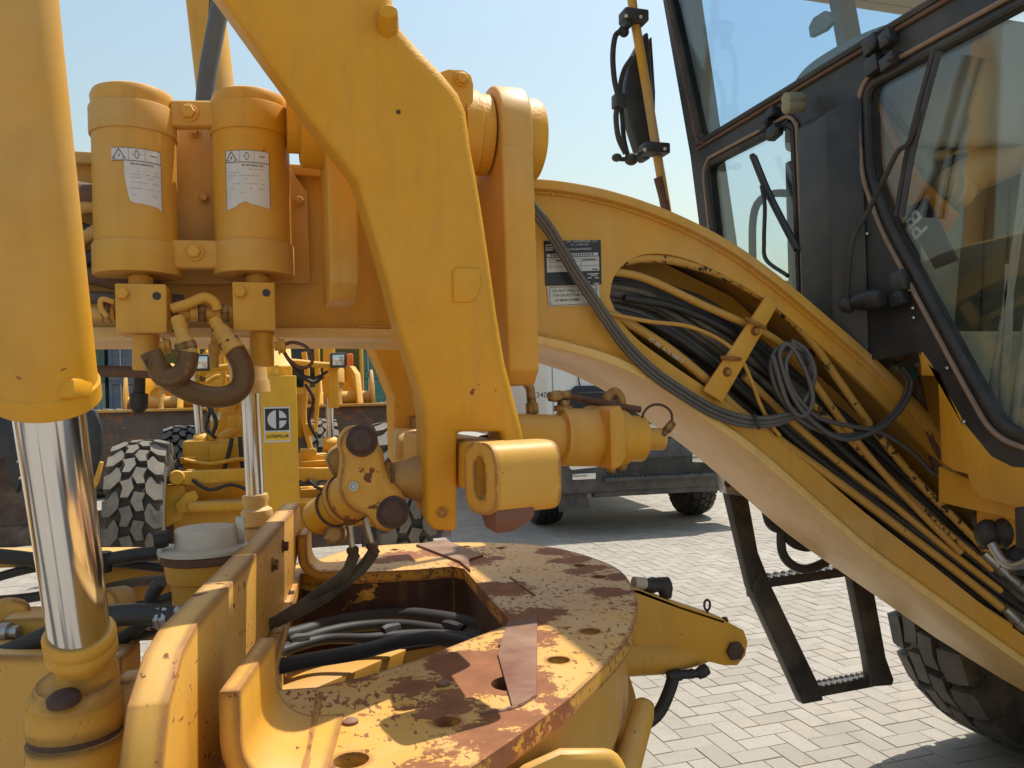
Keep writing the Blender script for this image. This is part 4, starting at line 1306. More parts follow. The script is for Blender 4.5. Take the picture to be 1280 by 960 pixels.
# welded wear strip and weld beads
strip_px = [(615,788),(640,775),(672,768),(673,800),(668,868),(640,884),(606,893),(600,872),(612,840),(628,812)]
obj('wear_strip', prism(B(), [p + Vector((0,0,.005)) for p in VL([(634,780),(672,770),(671,872),(640,886),(622,820)], Z=CIRC_Z)], (0,0,-.006), ), M['rust'], circ_o, bevel=.002)
obj('wear_strip', prism(B(), [p + Vector((0,0,.008)) for p in VL([(520,683),(556,677),(604,696),(586,702),(588,716),(574,704)], Z=CIRC_Z)], (0,0,-.010)), M['rust'], circ_o, bevel=.002)
def bead(pts, r, mt='rust'):
    P = smooth_path(VL(pts, Z=CIRC_Z), 8)
    rr = random.Random(len(pts))
    return obj('weld_bead', tube(B(), [p + Vector((0,0,rr.uniform(-.001,.002))) for p in P], r, 7, smooth=False), M[mt], circ_o)
bead([(400,868),(393,905),(382,960),(372,985)], .006, 'circle')
bead([(638,722),(655,735),(668,745)], .004)
bead([(600,893),(640,886),(668,872)], .004)
bm = B()
for (a, b) in ((438,904),(554,856)):
    c = V(a, b, Z=CIRC_Z)
    lathe(bm, c, c + Vector((0,0,.007)), [(0,.012),(.6,.0115),(1,.007)], 12)
obj('bolt', bm, M['rust'], circ_o)
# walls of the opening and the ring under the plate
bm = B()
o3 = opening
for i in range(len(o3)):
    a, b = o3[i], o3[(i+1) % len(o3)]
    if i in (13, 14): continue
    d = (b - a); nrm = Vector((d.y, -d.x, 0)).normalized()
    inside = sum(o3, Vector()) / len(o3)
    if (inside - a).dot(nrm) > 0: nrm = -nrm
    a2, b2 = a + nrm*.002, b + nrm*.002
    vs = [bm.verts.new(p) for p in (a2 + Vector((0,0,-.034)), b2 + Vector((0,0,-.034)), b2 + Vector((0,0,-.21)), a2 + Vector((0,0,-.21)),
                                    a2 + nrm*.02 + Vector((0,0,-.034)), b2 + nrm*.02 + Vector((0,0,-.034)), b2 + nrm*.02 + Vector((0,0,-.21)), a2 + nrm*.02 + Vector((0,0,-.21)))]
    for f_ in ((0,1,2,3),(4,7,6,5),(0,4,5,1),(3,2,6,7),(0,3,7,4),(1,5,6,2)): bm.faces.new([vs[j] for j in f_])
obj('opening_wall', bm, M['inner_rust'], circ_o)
cen = Vector((.10, 1.90, 0))
ringr = [ (cen + (Vector((p.x, p.y, 0)) - cen) * .965) for p in rim]
def ring_prism(scale_pts, z0, z1, inner):
    bm = B()
    n = len(scale_pts)
    lo = [bm.verts.new((p.x, p.y, z0)) for p in scale_pts]; hi = [bm.verts.new((p.x, p.y, z1)) for p in scale_pts]
    lo2 = [bm.verts.new((cen.x + (p.x-cen.x)*inner, cen.y + (p.y-cen.y)*inner, z0)) for p in scale_pts]
    hi2 = [bm.verts.new((cen.x + (p.x-cen.x)*inner, cen.y + (p.y-cen.y)*inner, z1)) for p in scale_pts]
    for i in range(n):
        j = (i+1) % n
        bm.faces.new((lo[i], lo[j], hi[j], hi[i])); bm.faces.new((lo2[i], hi2[i], hi2[j], lo2[j]))
        bm.faces.new((hi[i], hi[j], hi2[j], hi2[i])); bm.faces.new((lo[i], lo2[i], lo2[j], lo[j]))
    return bm
obj('circle_ring', ring_prism(ringr, CIRC_Z - .20, CIRC_Z - .033, .975), M['yellow_clean'], circ_o, sharp=50)
ring2 = [(cen + (Vector((p.x, p.y, 0)) - cen) * 1.0) for p in rim]
obj('circle_skirt', ring_prism([(cen + (Vector((p.x, p.y, 0)) - cen) * .99) for p in rim], CIRC_Z - .42, CIRC_Z - .24, .96), M['yellow_clean'], circ_o, sharp=50)
obj('circle_neck', ring_prism([(cen + (Vector((p.x, p.y, 0)) - cen) * .955) for p in rim], CIRC_Z - .245, CIRC_Z - .195, .985), M['yellow_clean'], circ_o, sharp=50)
# gusset rising under the rim at the near right
gus = VL([(700,900),(800,800)], Z=CIRC_Z-.2)
# blade cradle below, with yellow plates seen through the opening
low = CIRC_Z - .26
obj('cradle_plate', prism(B(), VL([(352,820),(498,782),(498,800),(350,838)], Z=low), (0,0,-.02)), M['yellow_clean'], circ_o)
obj('cradle_web', prism(B(), VL([(345,850),(500,790),(508,812),(345,880)], Z=low+.06), (0,.012,-.10)), M['yellow'], circ_o, bevel=.003)
obj('cradle_plate', prism(B(), VL([(400,775),(480,752),(480,768),(395,793)], Z=low-.02), (0,0,-.06)), M['yellow_clean'], circ_o)
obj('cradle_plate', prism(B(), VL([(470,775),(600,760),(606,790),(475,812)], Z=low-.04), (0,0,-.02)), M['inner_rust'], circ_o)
hz = CIRC_Z - .12
for (pts, r, mt) in (([(330,800),(370,792),(430,775),(490,768),(540,771),(600,782),(660,800)], .020, 'rubber'),
                     ([(345,818),(385,797),(440,784),(500,781),(560,789),(610,798),(650,806)], .0145, 'rubber'),
                     ([(330,822),(400,800),(460,798),(520,793),(580,796),(640,810)], .013, 'rubber'),
                     ([(325,838),(390,825),(450,815),(500,802),(545,798),(600,808),(640,820)], .018, 'rubber')):
    hose('hydraulic_hose', VL(pts, Z=hz), r, M[mt], circ_o)
bm = B()
for (a, b, c, d) in ((362,802,385,797),(556,781,580,787),(478,790,498,784)):
    lathe(bm, V(a, b, Z=hz+.012), V(c, d, Z=hz+.012), [(0,.013),(.3,.017),(.6,.015),(1,.012)], 8)
obj('hose_coupling', bm, M['rubber'], circ_o)

# ---- blade tilt bracket sticking out right of the turntable
brk_px = [(770,733),(800,737),(850,757),(905,775),(930,788),(935,802),(932,820),(922,832),(905,832),(850,818),(795,806),(770,806)]
BY = 1.86
tb = obj('tilt_bracket', prism(B(), VL(brk_px, Y=BY), (0, .02, 0)), M['yellow'], G, bevel=.003, label='yellow pointed bracket with rusty pin right of the turntable')
obj('bracket_flange', prism(B(), VL([(790,734),(850,756),(905,774)], Y=BY) + VL([(905,779),(850,761),(790,739)], Y=BY), (0, .09, 0)), M['yellow'], tb)
obj('bracket_flange', prism(B(), VL([(770,733),(800,737),(850,757),(905,775),(930,788),(935,802),(922,832),(905,832),(850,818),(770,806)], Y=BY+.11), (0, .02, 0)), M['yellow'], tb, bevel=.003)
obj('pin', bolt(B(), V(918,813,Y=BY-.001), (0,-1,0), .026, .012, False), M['bolt_rust'], tb)
bm = B()
q = V(884, 758, Y=BY+.04)
tube(bm, [q + Vector((.009*math.cos(t), 0, .014*math.sin(t) + .004)) for t in [2*PI*i/12 for i in range(12)]], .0032, 6, 3, closed=True)
tube(bm, [q + Vector((0,0,-.012)), q + Vector((0,0,-.03))], .004, 6, smooth=False)
obj('eye_bolt', bm, M['bolt_rust'], tb)
obj('bolt', bolt(B(), V(906,776,Y=BY+.03), (0,0,1), .008, .010), M['bolt_rust'], tb)
tc = obj('tilt_cylinder', lathe(B(), V(760,822,Y=BY+.03), V(888,818,Y=BY+.03), [(0,.050),(.55,.047),(.9,.026),(1,.016)], 30), M['yellow_clean'], G)
bm = B()
lathe(bm, V(835,845,Y=BY-.02), V(866,842,Y=BY-.02), [(0,.012),(.3,.015),(.5,.015),(.5,.011),(1,.013)], 10)
lathe(bm, V(872,843,Y=BY-.02), V(884,836,Y=BY-.02), [(0,.014),(.5,.017),(1,.015)], 10)
cyl(bm, V(863,842,Y=BY-.02), V(880,842,Y=BY-.02), .011, 10)
obj('port_fitting', bm, M['rubber'], tc)
hose('hydraulic_hose', VL([(842,846),(836,865),(824,890),(806,905),(780,915)], Y=BY-.02), .017, M['rubber'], tc)
bm = B()
lathe(bm, V(803,732,Y=BY+.05), V(835,730,Y=BY+.05), [(0,.016),(.4,.022),(.5,.020),(1,.020)], 12)
lathe(bm, V(831,727,Y=BY+.05), V(832,747,Y=BY+.05), [(0,.018),(.4,.021),(1,.016)], 12)
obj('hose_elbow', bm, M['rubber'], tc)
obj('elbow_pipe', cyl(B(), V(792,729,Y=BY+.05), V(806,730,Y=BY+.05), .018, 12), M['cap_white'], tc)
# slanted strut and curved gusset below the turntable, blade behind
st = obj('blade_strut', lathe(B(), V(806,880,Y=1.5), V(770,1010,Y=1.35), [(0,.020),(.1,.025),(1,.027)], 20), M['boss'], G)
gp = obj('ring_gusset', hull(B(), [V(a, b, Y=y) for (a, b) in ((640,962),(700,935),(770,935),(790,975),(640,1010)) for y in (1.02, 1.16)]), M['yellow'], G, bevel=.02, seg=3)
# moldboard lower down (mostly below the frame of view)
bm = B()
prof = [(0, .10), (.07, .16), (.10, .28), (.09, .42), (.04, .56), (-.02, .64)]
pts = [Vector((.35 + u, .2, z)) for u, z in prof] + [Vector((.375 + u, .2, z)) for u, z in prof[::-1]]
obj('moldboard', prism(bm, pts, (0, 3.5, 0)), M['rust'], G)

# ---- rotary sensor with pale cap, drawbar arms and lines at the left
wc = V(257, 700, Y=1.72)
bm = lathe(B(), wc + Vector((0,0,-.13)), wc + Vector((0,0,.0)), [(0,.062),(.7,.066),(.72,.074),(.92,.078),(1,.078)], 40)
ws = obj('swivel_housing', bm, M['yellow'], G)
obj('gasket_band', lathe(B(), wc, wc + Vector((0,0,.018)), [(0,.082),(.1,.085),(.9,.085),(1,.082)], 40), M['hose_brown'], ws)
obj('cap_flange', lathe(B(), wc + Vector((0,0,.018)), wc + Vector((0,0,.030)), [(0,.087),(.6,.087),(1,.080)], 40), M['cap_white'], ws)
obj('cap', lathe(B(), wc + Vector((.002,0,.030)), wc + Vector((.002,0,.068)), [(0,.061),(.88,.059),(.98,.056),(1,.050)], 40), M['cap_white'], ws)
bm = B()
for k in range(2): lathe(bm, wc + Vector((-.066, -.03 + .03*k, .052)), wc + Vector((-.092, -.035 + .03*k, .050)), [(0,.013),(.4,.016),(1,.015)], 12)
obj('plug', bm, M['rubber'], ws)
obj('plug_bracket', bx(wc + Vector((.068, .0, .058)), (.018, .022, .05)), M['steel'], ws, bevel=.003)
db = obj('drawbar_arm', prism(B(), VL([(60,708),(215,706),(222,752),(60,756)], Y=1.95), (0, .10, 0)), M['yellow_clean'], G, bevel=.004)
obj('arm_flange', prism(B(), VL([(-200,700),(216,697),(216,707),(-200,712)], Y=1.93), (0, .14, 0)), M['yellow_dusty'], db)
obj('drawbar_arm', prism(B(), [V(-140,818,D=1.3), V(150,822,D=1.3), V(176,800,D=1.42), V(-140,796,D=1.42)], (0, 0, -.26)), M['drawbar'], G, bevel=.005)
hp = V(20, 770, D=1.55)
kn = obj('hinge_knuckle', hull(B(), [V(a, b, D=d) for (a, b) in ((-20,755),(14,745),(38,752),(40,790),(-20,800)) for d in (1.5, 1.6)]), M['yellow_worn'], G, bevel=.012, seg=3)
obj('hinge_lug', lathe(B(), V(132,765,D=1.62), V(160,760,D=1.66), [(0,.045),(.1,.048),(.9,.048),(1,.045)], 24), M['yellow_worn'], kn)
obj('hinge_fitting', lathe(B(), V(-12,792,D=1.42), V(24,790,D=1.42), [(0,.014),(.4,.018),(.7,.018),(.7,.012),(1,.012)], 10), M['steel'], kn)
obj('cross_member', prism(B(), VL([(0,775),(160,768),(205,800),(0,812)], Y=1.65), (0,.1,0)), M['yellow_worn'], kn, bevel=.004)
for (pts, r, d) in (([(-30,692),(20,697),(70,702),(130,700),(170,694),(212,690)], .0155, 1.66), ([(-30,730),(20,715),(60,707),(100,703),(150,704),(205,710)], .010, 1.68),
                    ([(-30,832),(20,812),(60,795),(110,775),(160,768),(200,768),(222,772),(245,765)], .018, 1.36), ([(150,800),(190,785),(220,772),(250,758),(275,748)], .015, 1.46),
                    ([(-20,826),(40,800),(100,780),(150,775),(190,772)], .0115, 1.44), ([(165,760),(200,750),(225,742)], .010, 1.62)):
    hose('hydraulic_hose', [V(a, b, D=d) for a, b in pts], r, M['rubber'], G)
for (pts, r, d, mt) in (([(-20,752),(30,748),(70,742),(120,738),(170,728),(215,724)], .011, 1.72, 'rubber_dusty'), ([(130,812),(165,790),(185,770),(190,745),(200,728)], .012, 1.40, 'rubber')):
    hose('hydraulic_hose', [V(a, b, D=d) for a, b in pts], r, M[mt], G)
for (a, b, c, d, dd, r) in ((196,772,212,771,1.36,.022),(222,771,240,766,1.36,.021),(60,800,76,793,1.36,.021),(200,690,213,690,1.655,.019),(186,783,200,778,1.46,.018)):
    obj('hose_coupling', lathe(B(), V(a, b, D=dd), V(c, d, D=dd), [(0,r*.85),(.2,r),(.45,r),(.45,r*.9),(.7,r*.9),(.7,r),(1,r*.9)], 6), M['steel'], G, sharp=20)
bm = lathe(B(), V(128,690,D=1.655), V(128,715,D=1.655), [(0,.018),(.5,.020),(1,.018)], 8)
obj('hose_clip', bm, M['rubber'], G)
# drawbar going forward to its ball under the front of the frame
obj('drawbar_beam', hull(B(), [Vector(p) for p in ((-2.9,1.86,.95),(-2.9,2.02,.95),(-2.9,1.86,1.08),(-2.9,2.02,1.08),(-.9,1.72,1.0),(-.9,2.16,1.0),(-.9,1.72,1.13),(-.9,2.16,1.13))]), M['yellow'], G, bevel=.01)
# ------------------------------------------------------------------ cab
XC = 1.586
def C(px, py, dx=0.0): return V(px, py, X=XC + dx)
def CL(pts, dx=0.0): return [C(a, b, dx) for a, b in pts]
def yz(pts, dx=0.0): return [Vector((XC + dx, y, z)) for y, z in pts]
far_lo, far_hi = C(868, 192), C(834, 0)
sl = (far_hi.y - far_lo.y) / (far_hi.z - far_lo.z)
YFAR = lambda z: far_lo.y + .03 + sl * (z - far_lo.z)
YNE = 1.16
ZR = 3.34
wbl = C(874, 178); 
# windshield opening (upper), two lower openings
def fillet(pts, r=.05, n=5):
    out = []
    m = len(pts)
    for i in range(m):
        a, b, c = Vector(pts[i-1]), Vector(pts[i]), Vector(pts[(i+1) % m])
        d1, d2 = (a-b), (c-b)
        k = min(r, d1.length*.45, d2.length*.45)
        p, q = b + d1.normalized()*k, b + d2.normalized()*k
        for j in range(n+1):
            t = j/n
            out.append(p*(1-t)**2 + b*2*t*(1-t) + q*t*t)
    return out
ub_far = C(874, 186); ub_near = C(1330, -82)
up_hole = fillet([Vector((XC, YFAR(ZR-.1)-.055, ZR-.10)), Vector((XC, ub_far.y-.02, ub_far.z+.02)), Vector((XC, YNE+.07, ub_far.z+.02)), Vector((XC, YNE+.07, ZR-.10))], .06)
lo_top = C(905, 199).z
lf_hole = fillet(CL([(884,207),(992,151),(1000,350),(1001,420),(925,420),(897,330)]), .05)
ln_hole = fillet([C(1084,108), C(1088,215), C(1112,280), C(1165,378), C(1215,470), C(1252,534), C(1330,560), Vector((XC, YNE+.05, C(1084,108).z))], .045)
outer = [Vector((XC, YFAR(ZR), ZR)), Vector((XC, far_lo.y+.03, far_lo.z)), Vector((XC, far_lo.y-.02, 2.25)), Vector((XC, far_lo.y-.05, 1.72)), C(1075,452), C(1148,440), C(1160,453), C(1205,532), C(1237,571), C(1264,584), Vector((XC, YNE, C(1335,588).z)), Vector((XC, YNE, ZR))]
cabf = obj('cab', prism(B(), outer, (.035, 0, 0), [up_hole, lf_hole, ln_hole]), M['black'], G, bevel=None)
def pane(name, loop, dx, mat='glass', par=cabf):
    return obj(name, prism(B(), [p + Vector((dx, 0, 0)) for p in loop], (.005, 0, 0)), M[mat], par, sharp=None)
for nm, lp in (('windshield', up_hole), ('lower_window', lf_hole), ('lower_window', ln_hole)):
    g = pane(nm, lp, .012, 'glass' if nm == 'windshield' else 'glass_clear')
    obj('window_seal', tube(B(), [p + Vector((-.002,0,0)) for p in lp], .011, 8, 2, closed=True), M['seal'], cabf)
# tan weathered trim strips outside the seals
def off_loop(loop, d):
    c = sum(loop, Vector()) / len(loop)
    n = len(loop); out = []
    for i in range(n):
        t = (loop[(i+1) % n] - loop[i-1]).normalized()
        nn = Vector((0, -t.z, t.y))
        if (loop[i] - c).dot(nn) < 0: nn = -nn
        out.append(loop[i] + nn*d)
    return out
obj('trim_strip', tube(B(), [p + Vector((-.006,0,0)) for p in off_loop(ln_hole, .026)], .0065, 8, 2, closed=True), M['trim'], cabf)
obj('trim_strip', tube(B(), [p + Vector((-.006,0,0)) for p in off_loop(lf_hole, .022)], .006, 8, 2, closed=True), M['trim'], cabf)
obj('trim_strip', tube(B(), [p + Vector((-.006,0,0)) for p in off_loop(up_hole, .018)], .006, 8, 2, closed=True), M['hose_brown'], cabf)
# centre post, faceted, with slots and screws
zt, zl = C(1030,140).z, C(1035,445).z
yl0, yr0 = C(1002,300).y, C(1075,300).y
bm = hull(B(), [Vector((XC-.002, y, z)) for y in (C(1006,200).y, C(1082,200).y) for z in (zt, zl)] + [Vector((XC-.075, y, z)) for y in (C(1024,200).y, C(1062,200).y) for z in (zt-.05, zl)])
post = obj('centre_post', bm, M['black'], cabf, bevel=.008, seg=3)
bm = B()
for k in range(4):
    q = C(1014, 303 + 9*k, -.04)
    box(bm, q, (.006, .045, .006))
obj('vent_slot', bm, M['ink'], cabf)
bm = B()
for (a, b) in ((1060,145),(1068,220),(1084,292),(1117,352),(1121,378),(1134,352),(1137,362),(1141,385),(1142,397),(1072,408),(1205,527),(1184,460),(1018,167),(912,183)):
    lathe(bm, C(a, b, -.001), C(a, b, -.009), [(0,.006),(.6,.0055),(1,.003)], 10)
obj('screw', bm, M['steel'], cabf)
# window clamps
bm = B()
for (a, b, w, h) in ((1091,56,.050,.045),(1093,82,.045,.045),(1110,48,.04,.04),(1113,77,.05,.035),(958,153,.05,.045),(968,165,.05,.04),(966,141,.035,.03),(1126,352,.045,.055),(1124,374,.045,.035)):
    box(bm, C(a, b, -.016), (.03, w, h), Matrix.Rotation(math.radians(-12), 3, 'X'))
obj('window_clamp', bm, M['black'], cabf, bevel=.004)
bm = B()
for (a, b) in ((1091,58),(1108,52),(1114,72),(958,152),(972,163)): lathe(bm, C(a, b, -.03), C(a, b, -.04), [(0,.011),(.6,.010),(1,.004)], 12)
obj('clamp_knob', bm, M['seal'], cabf)
bm = B()
for (b) in (123, 133): lathe(bm, C(1003, b, -.03), C(980, b+1, -.10), [(0,.016),(.15,.019),(.9,.019),(1,.012)], 14)
obj('washer_nozzle', bm, M['olive'], cabf)
# wipers
def wiper(blade, arm, w=.010):
    q = obj('wiper', tube(B(), CL(blade, -.035), w, 6), M['seal'], cabf)
    obj('wiper_spine', tube(B(), CL([(a+4, b+1) for a, b in blade], -.050), w*.6, 6), M['black'], q)
    obj('wiper_arm', tube(B(), CL(arm, -.06), .0065, 8), M['seal'], q)
    return q
wiper([(940,194),(958,238),(976,274),(996,312)], [(952,232),(956,258),(955,300),(958,325),(985,345)])
wiper([(1170,64),(1152,130),(1136,195),(1123,270)], [(1150,140),(1136,178),(1122,190),(1103,228),(1085,265),(1066,300),(1060,345),(1058,378)], .012)
bm = B()
ellipsoid(bm, C(1060,381,-.05), (.025, .022, .022))
lathe(bm, C(1066,378,-.045), C(1103,373,-.045), [(0,.015),(.2,.022),(.3,.026),(.9,.026),(1,.018)], 16)
obj('wiper_motor', bm, M['seal'], cabf)
# yellow lower body round the near window
body = [C(1150,437,-.004), C(1161,452,-.004), C(1206,531,-.004), C(1238,570,-.004), C(1264,583,-.004), Vector((XC-.004, YNE, C(1335,587).z)), Vector((XC-.004, YNE, 1.30)), C(1330,652,-.004), C(1225,622,-.004), C(1214,612,-.004), C(1208,593,-.004), C(1190,588,-.004), C(1176,578,-.004), C(1171,470,-.004), C(1150,470,-.004)]
cb_ = obj('cab_base', prism(B(), body, (.05, 0, 0)), M['yellow'], G, bevel=.006)
obj('base_sill', prism(B(), [C(1172,582,.03), C(1215,600,.03), Vector((XC+.03, YNE, C(1330,640).z)), Vector((XC+.03, YNE, 1.25)), C(1260,648,.03), C(1172,628,.03)], (.3, 0, 0)), M['yellow'], cb_, bevel=.006)
obj('base_bracket', prism(B(), [C(1146,437,.01), C(1174,437,.01), C(1174,472,.01), C(1162,470,.01), C(1150,455,.01)], (.03,0,0)), M['yellow'], cb_, bevel=.004)
obj('base_box', bb(XC+.06, 3.05, YNE+.02, 1.50, 1.22, 1.395), M['yellow'], cb_, bevel=.01)
obj('base_box', bb(XC+.06, 3.05, 2.16, 2.62, 1.40, 1.69), M['yellow'], cb_, bevel=.01)
# dark pump and valves under the sill
bm = B()
for (a, b, r, d) in ((1235,668,.03,.05),(1262,665,.035,.08),(1275,700,.03,.06),(1225,650,.02,.09)):
    ellipsoid(bm, C(a, b, d), (r, r, r*1.2))
obj('valve', bm, M['seal'], cb_)
bm = tube(B(), CL([(1240,680),(1255,702),(1275,706),(1300,690)], .02), .011, 10)
obj('valve_pipe', bm, M['steel'], cb_)
obj('rubber_buffer', bx(C(1282,660,-.03), (.03,.03,.09)), M['seal'], cb_, bevel=.006)

# cab shell: roof, floor, pillars, panes
XR = 3.02
for (y0, y1, z0, z1) in ((YNE+.01, 1.52, 1.40, 1.43), (1.52, 2.36, 1.70, 1.74), (2.36, 2.58, 1.66, 1.70), (1.505, 1.52, 1.43, 1.72)):
    obj('cab_floor', bb(XC+.036, XR, y0, y1, z0, z1), M['olive'], cabf)
obj('cab_roof', bb(XC-.08, XR+.08, YNE-.05, YFAR(ZR)+.06, ZR, ZR+.11), M['yellow'], cabf, bevel=.03, seg=3)
bm = B()
for (x0, x1, y0, y1) in ((XC+.036, XC+.10, 2.60, 2.66), (2.36, 2.44, 2.60, 2.66), (XR-.08, XR, 2.58, 2.66), (XR-.08, XR, YNE, YNE+.07), (2.36, 2.44, YNE, YNE+.05)):
    prism(bm, [Vector((x, y + (YFAR(1.7)-2.64 if y > 2 else 0), 1.60)) for x, y in ((x0,y0),(x1,y0),(x1,y1),(x0,y1))], Vector((0, (sl*1.3 if y0 > 2 else 0), ZR-1.60)))
obj('cab_pillar', bm, M['dash'], cabf)
obj('cab_wall', bb(XR-.03, XR, YNE+.07, 2.58, 1.40, 2.25), M['dash'], cabf)
obj('rear_window', bb(XR-.02, XR-.012, YNE+.07, 2.58, 2.25, ZR), M['glass_clear'], cabf)
pfar = [Vector((x, YFAR(z) - .01 - .02, z)) for x, z in ((XC+.05,1.66),(XR-.05,1.66),(XR-.05,ZR),(XC+.05,ZR))]
obj('side_window', prism(B(), pfar, (0, .005, 0)), M['glass'], cabf, sharp=None)
obj('side_window', bb(XC+.05, XR-.08, YNE+.012, YNE+.018, 1.44, ZR), M['glass_clear'], cabf, sharp=None)
bm = B()
for z0, z1 in ((1.38, 1.46), (ZR-.07, ZR)):
    box(bm, ((XC+XR)/2, YNE+.02, (z0+z1)/2), (XR-XC-.1, .04, z1-z0))
obj('door_frame', bm, M['black'], cabf, bevel=.006)
# far door seen through the lower window: sill panel, rail and latch bar
obj('door_sill', prism(B(), [Vector((x, YFAR(z) - .045, z)) for x, z in ((XC+.06,1.70),(2.36,1.70),(2.36,2.02),(XC+.06,2.02))], (0, .012, 0)), M['dash'], cabf)
obj('door_rail', tube(B(), [Vector((XC+.10, YFAR(2.0)-.10, 2.02)), Vector((XC+.12, YFAR(2.0)-.11, 2.28)), Vector((XC+.30, YFAR(2.0)-.11, 2.32)), Vector((XC+.55, YFAR(2.0)-.10, 2.20)), Vector((XC+.60, YFAR(2.0)-.09, 1.95))], .014, 10), M['seal'], cabf)
obj('latch_bar', bx((XC+.33, YFAR(2.1)-.06, 2.22), (.04, .03, .5)), M['black'], cabf, bevel=.006)
# interior
dsh = prism(B(), [V(a, b, X=1.74) for a, b in spl([(978,150),(986,112),(1003,84),(1040,58),(1085,36),(1130,22),(1180,14),(1230,20)], 4)] + [V(1250,90,X=1.74), V(1250,180,X=1.74), V(978,190,X=1.74)], (.24, 0, 0))
obj('instrument_console', dsh, M['dash'], cabf, bevel=.02, seg=3)
obj('interior_mirror', prism(B(), [V(a, b, X=1.80) for a, b in ((1010,34),(1016,22),(1030,13),(1038,17),(1041,26),(1030,38),(1012,47))], (.02,0,0)), M['dash'], cabf, bevel=.004)
obj('console_column', hull(B(), [Vector((x, y, z)) for x, y, z in ((1.72,1.75,1.66),(1.72,2.0,1.66),(1.86,1.75,1.66),(1.86,2.0,1.66),(1.78,1.72,2.55),(1.78,2.02,2.55),(1.95,1.72,2.55),(1.95,2.02,2.55))]), M['dash'], cabf, bevel=.02)
obj('seat', bx((2.45, 1.9, 2.0), (.52, .5, .14)), M['seal'], cabf, bevel=.05, seg=3)
obj('seat_back', bx((2.75, 1.9, 2.38), (.14, .5, .66)), M['seal'], cabf, bevel=.05, seg=3)
obj('seat_pedestal', bb(2.25, 2.7, 1.7, 2.1, 1.66, 1.94), M['olive'], cabf, bevel=.02)
XI = 1.80
orp = obj('orange_reflection', prism(B(), [V(a, b, X=1.70) for a, b in ((1094,128),(1112,175),(1146,225),(1188,268),(1174,288),(1150,302),(1120,272),(1100,215))], (.03,0,0)), M['orange_reflection'], cabf)  # machine's reflection in the glass, built as an orange slab behind it
dpl = obj('reflected_plate', prism(B(), [V(a, b, X=1.685) for a, b in ((1128,262),(1156,248),(1196,325),(1168,336))], (.008,0,0)), M['ink'], cabf)  # dark ground of the reflected decal, set in as a solid
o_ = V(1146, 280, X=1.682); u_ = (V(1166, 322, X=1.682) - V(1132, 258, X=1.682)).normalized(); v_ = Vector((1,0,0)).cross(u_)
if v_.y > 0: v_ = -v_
obj('plate_lettering', text_on(B(), 'PB', .070, planemap(o_, u_, -v_), 0, 0, .02, sx=-1), M['white'], cabf, sharp=None)  # mirrored letters of the reflected decal, put in as geometry
ip = obj('floor_console', prism(B(), [V(a, b, X=1.95) for a, b in ((1130,300),(1190,262),(1280,190),(1420,170),(1420,560),(1275,560),(1215,480))], (.5,0,0)), M['olive'], cabf, bevel=.03)
bm = B()
for (a, b, c, d) in ((1232,260,1222,500),(1262,232,1258,350)):
    tube(bm, [V(a, b, X=1.945), V(c, d, X=1.945)], .003, 6, smooth=False)
obj('panel_seam', bm, M['ink'], cabf)
bm = B()
for (a, b, c, d) in ((1284,205,1238,505),(1306,230,1266,530),(1262,330,1252,515)):
    tube(bm, [V(a, b, X=1.68), V((a+c)/2+2, (b+d)/2, X=1.68), V(c, d, X=1.68)], .010, 10)
obj('grab_pipe', bm, M['dash'], cabf)
tl = obj('reflected_arm', lathe(B(), V(1192,230,X=1.80), V(1330,160,X=1.90), [(0,.045),(.1,.050),(.6,.055),(1,.06)], 24), M['tan'], cabf)  # reflection of the machine's front, modelled as a tan solid in the cab
obj('reflected_hub', lathe(B(), V(1194,234,X=1.79) + Vector((.02,0,0)), V(1194,234,X=1.79) - Vector((.03,0,0)), [(0,.056),(.7,.056),(.85,.050),(.86,.03),(1,.028)], 28), M['tan'], cabf)  # round end of the same reflection, also built solid
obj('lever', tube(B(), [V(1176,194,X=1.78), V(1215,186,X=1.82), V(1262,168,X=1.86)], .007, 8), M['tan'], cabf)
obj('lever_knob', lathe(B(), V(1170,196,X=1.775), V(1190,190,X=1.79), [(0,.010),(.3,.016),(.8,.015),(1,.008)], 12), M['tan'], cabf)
obj('reflected_post', lathe(B(), V(1232,20,X=1.95), V(1268,160,X=1.90), [(0,.05),(1,.042)], 20), M['tan'], cabf)  # upright part of the reflection, built as a tan solid
obj('dark_box', bx(V(1195,120,X=2.0), (.2,.26,.18)), M['seal'], cabf, bevel=.03)
obj('paper_bundle', hull(B(), [V(a, b, X=1.80) for a, b in ((1102,90),(1140,80),(1150,125),(1118,140))] + [V(a, b, X=1.86) for a, b in ((1108,84),(1146,78),(1152,128))]), M['paper'], cabf)
obj('grey_rod', tube(B(), [V(1094,108,X=1.72), V(1136,168,X=1.74)], .010, 8, smooth=False), M['hose_grey'], cabf)

# ---- mirror on its yellow pole at the far corner of the cab
YMI = 2.80
pole = [V(780,-120,Y=YMI), V(790,0,Y=YMI), V(797,45,Y=YMI), V(808,110,Y=YMI), V(821,190,Y=YMI), V(834,268,Y=YMI), V(840,330,Y=YMI), V(848,420,Y=YMI)]
mp = obj('mirror_pole', tube(B(), pole, .0185, 14), M['yellow_dusty'], G)
obj('pole_grip', tube(B(), [V(823,222,Y=YMI), V(829,245,Y=YMI), V(835,275,Y=YMI)], .0195, 14, smooth=False), M['hose_brown'], mp)
mh = obj('mirror_head', prism(B(), VL([(806,41),(811,39),(814,70),(817,115),(817,160),(814,198),(806,200),(799,188),(790,160),(783,130),(782,110),(786,84),(795,62)], Y=YMI+.06), (0, .06, 0)), M['black'], mp, bevel=.012, seg=3)
obj('mirror_glass', prism(B(), VL([(812,48),(814.5,46),(819,115),(818,190),(815,192)], Y=YMI+.070), (0,.04,0)), M['mirror'], mp)
bm = B()
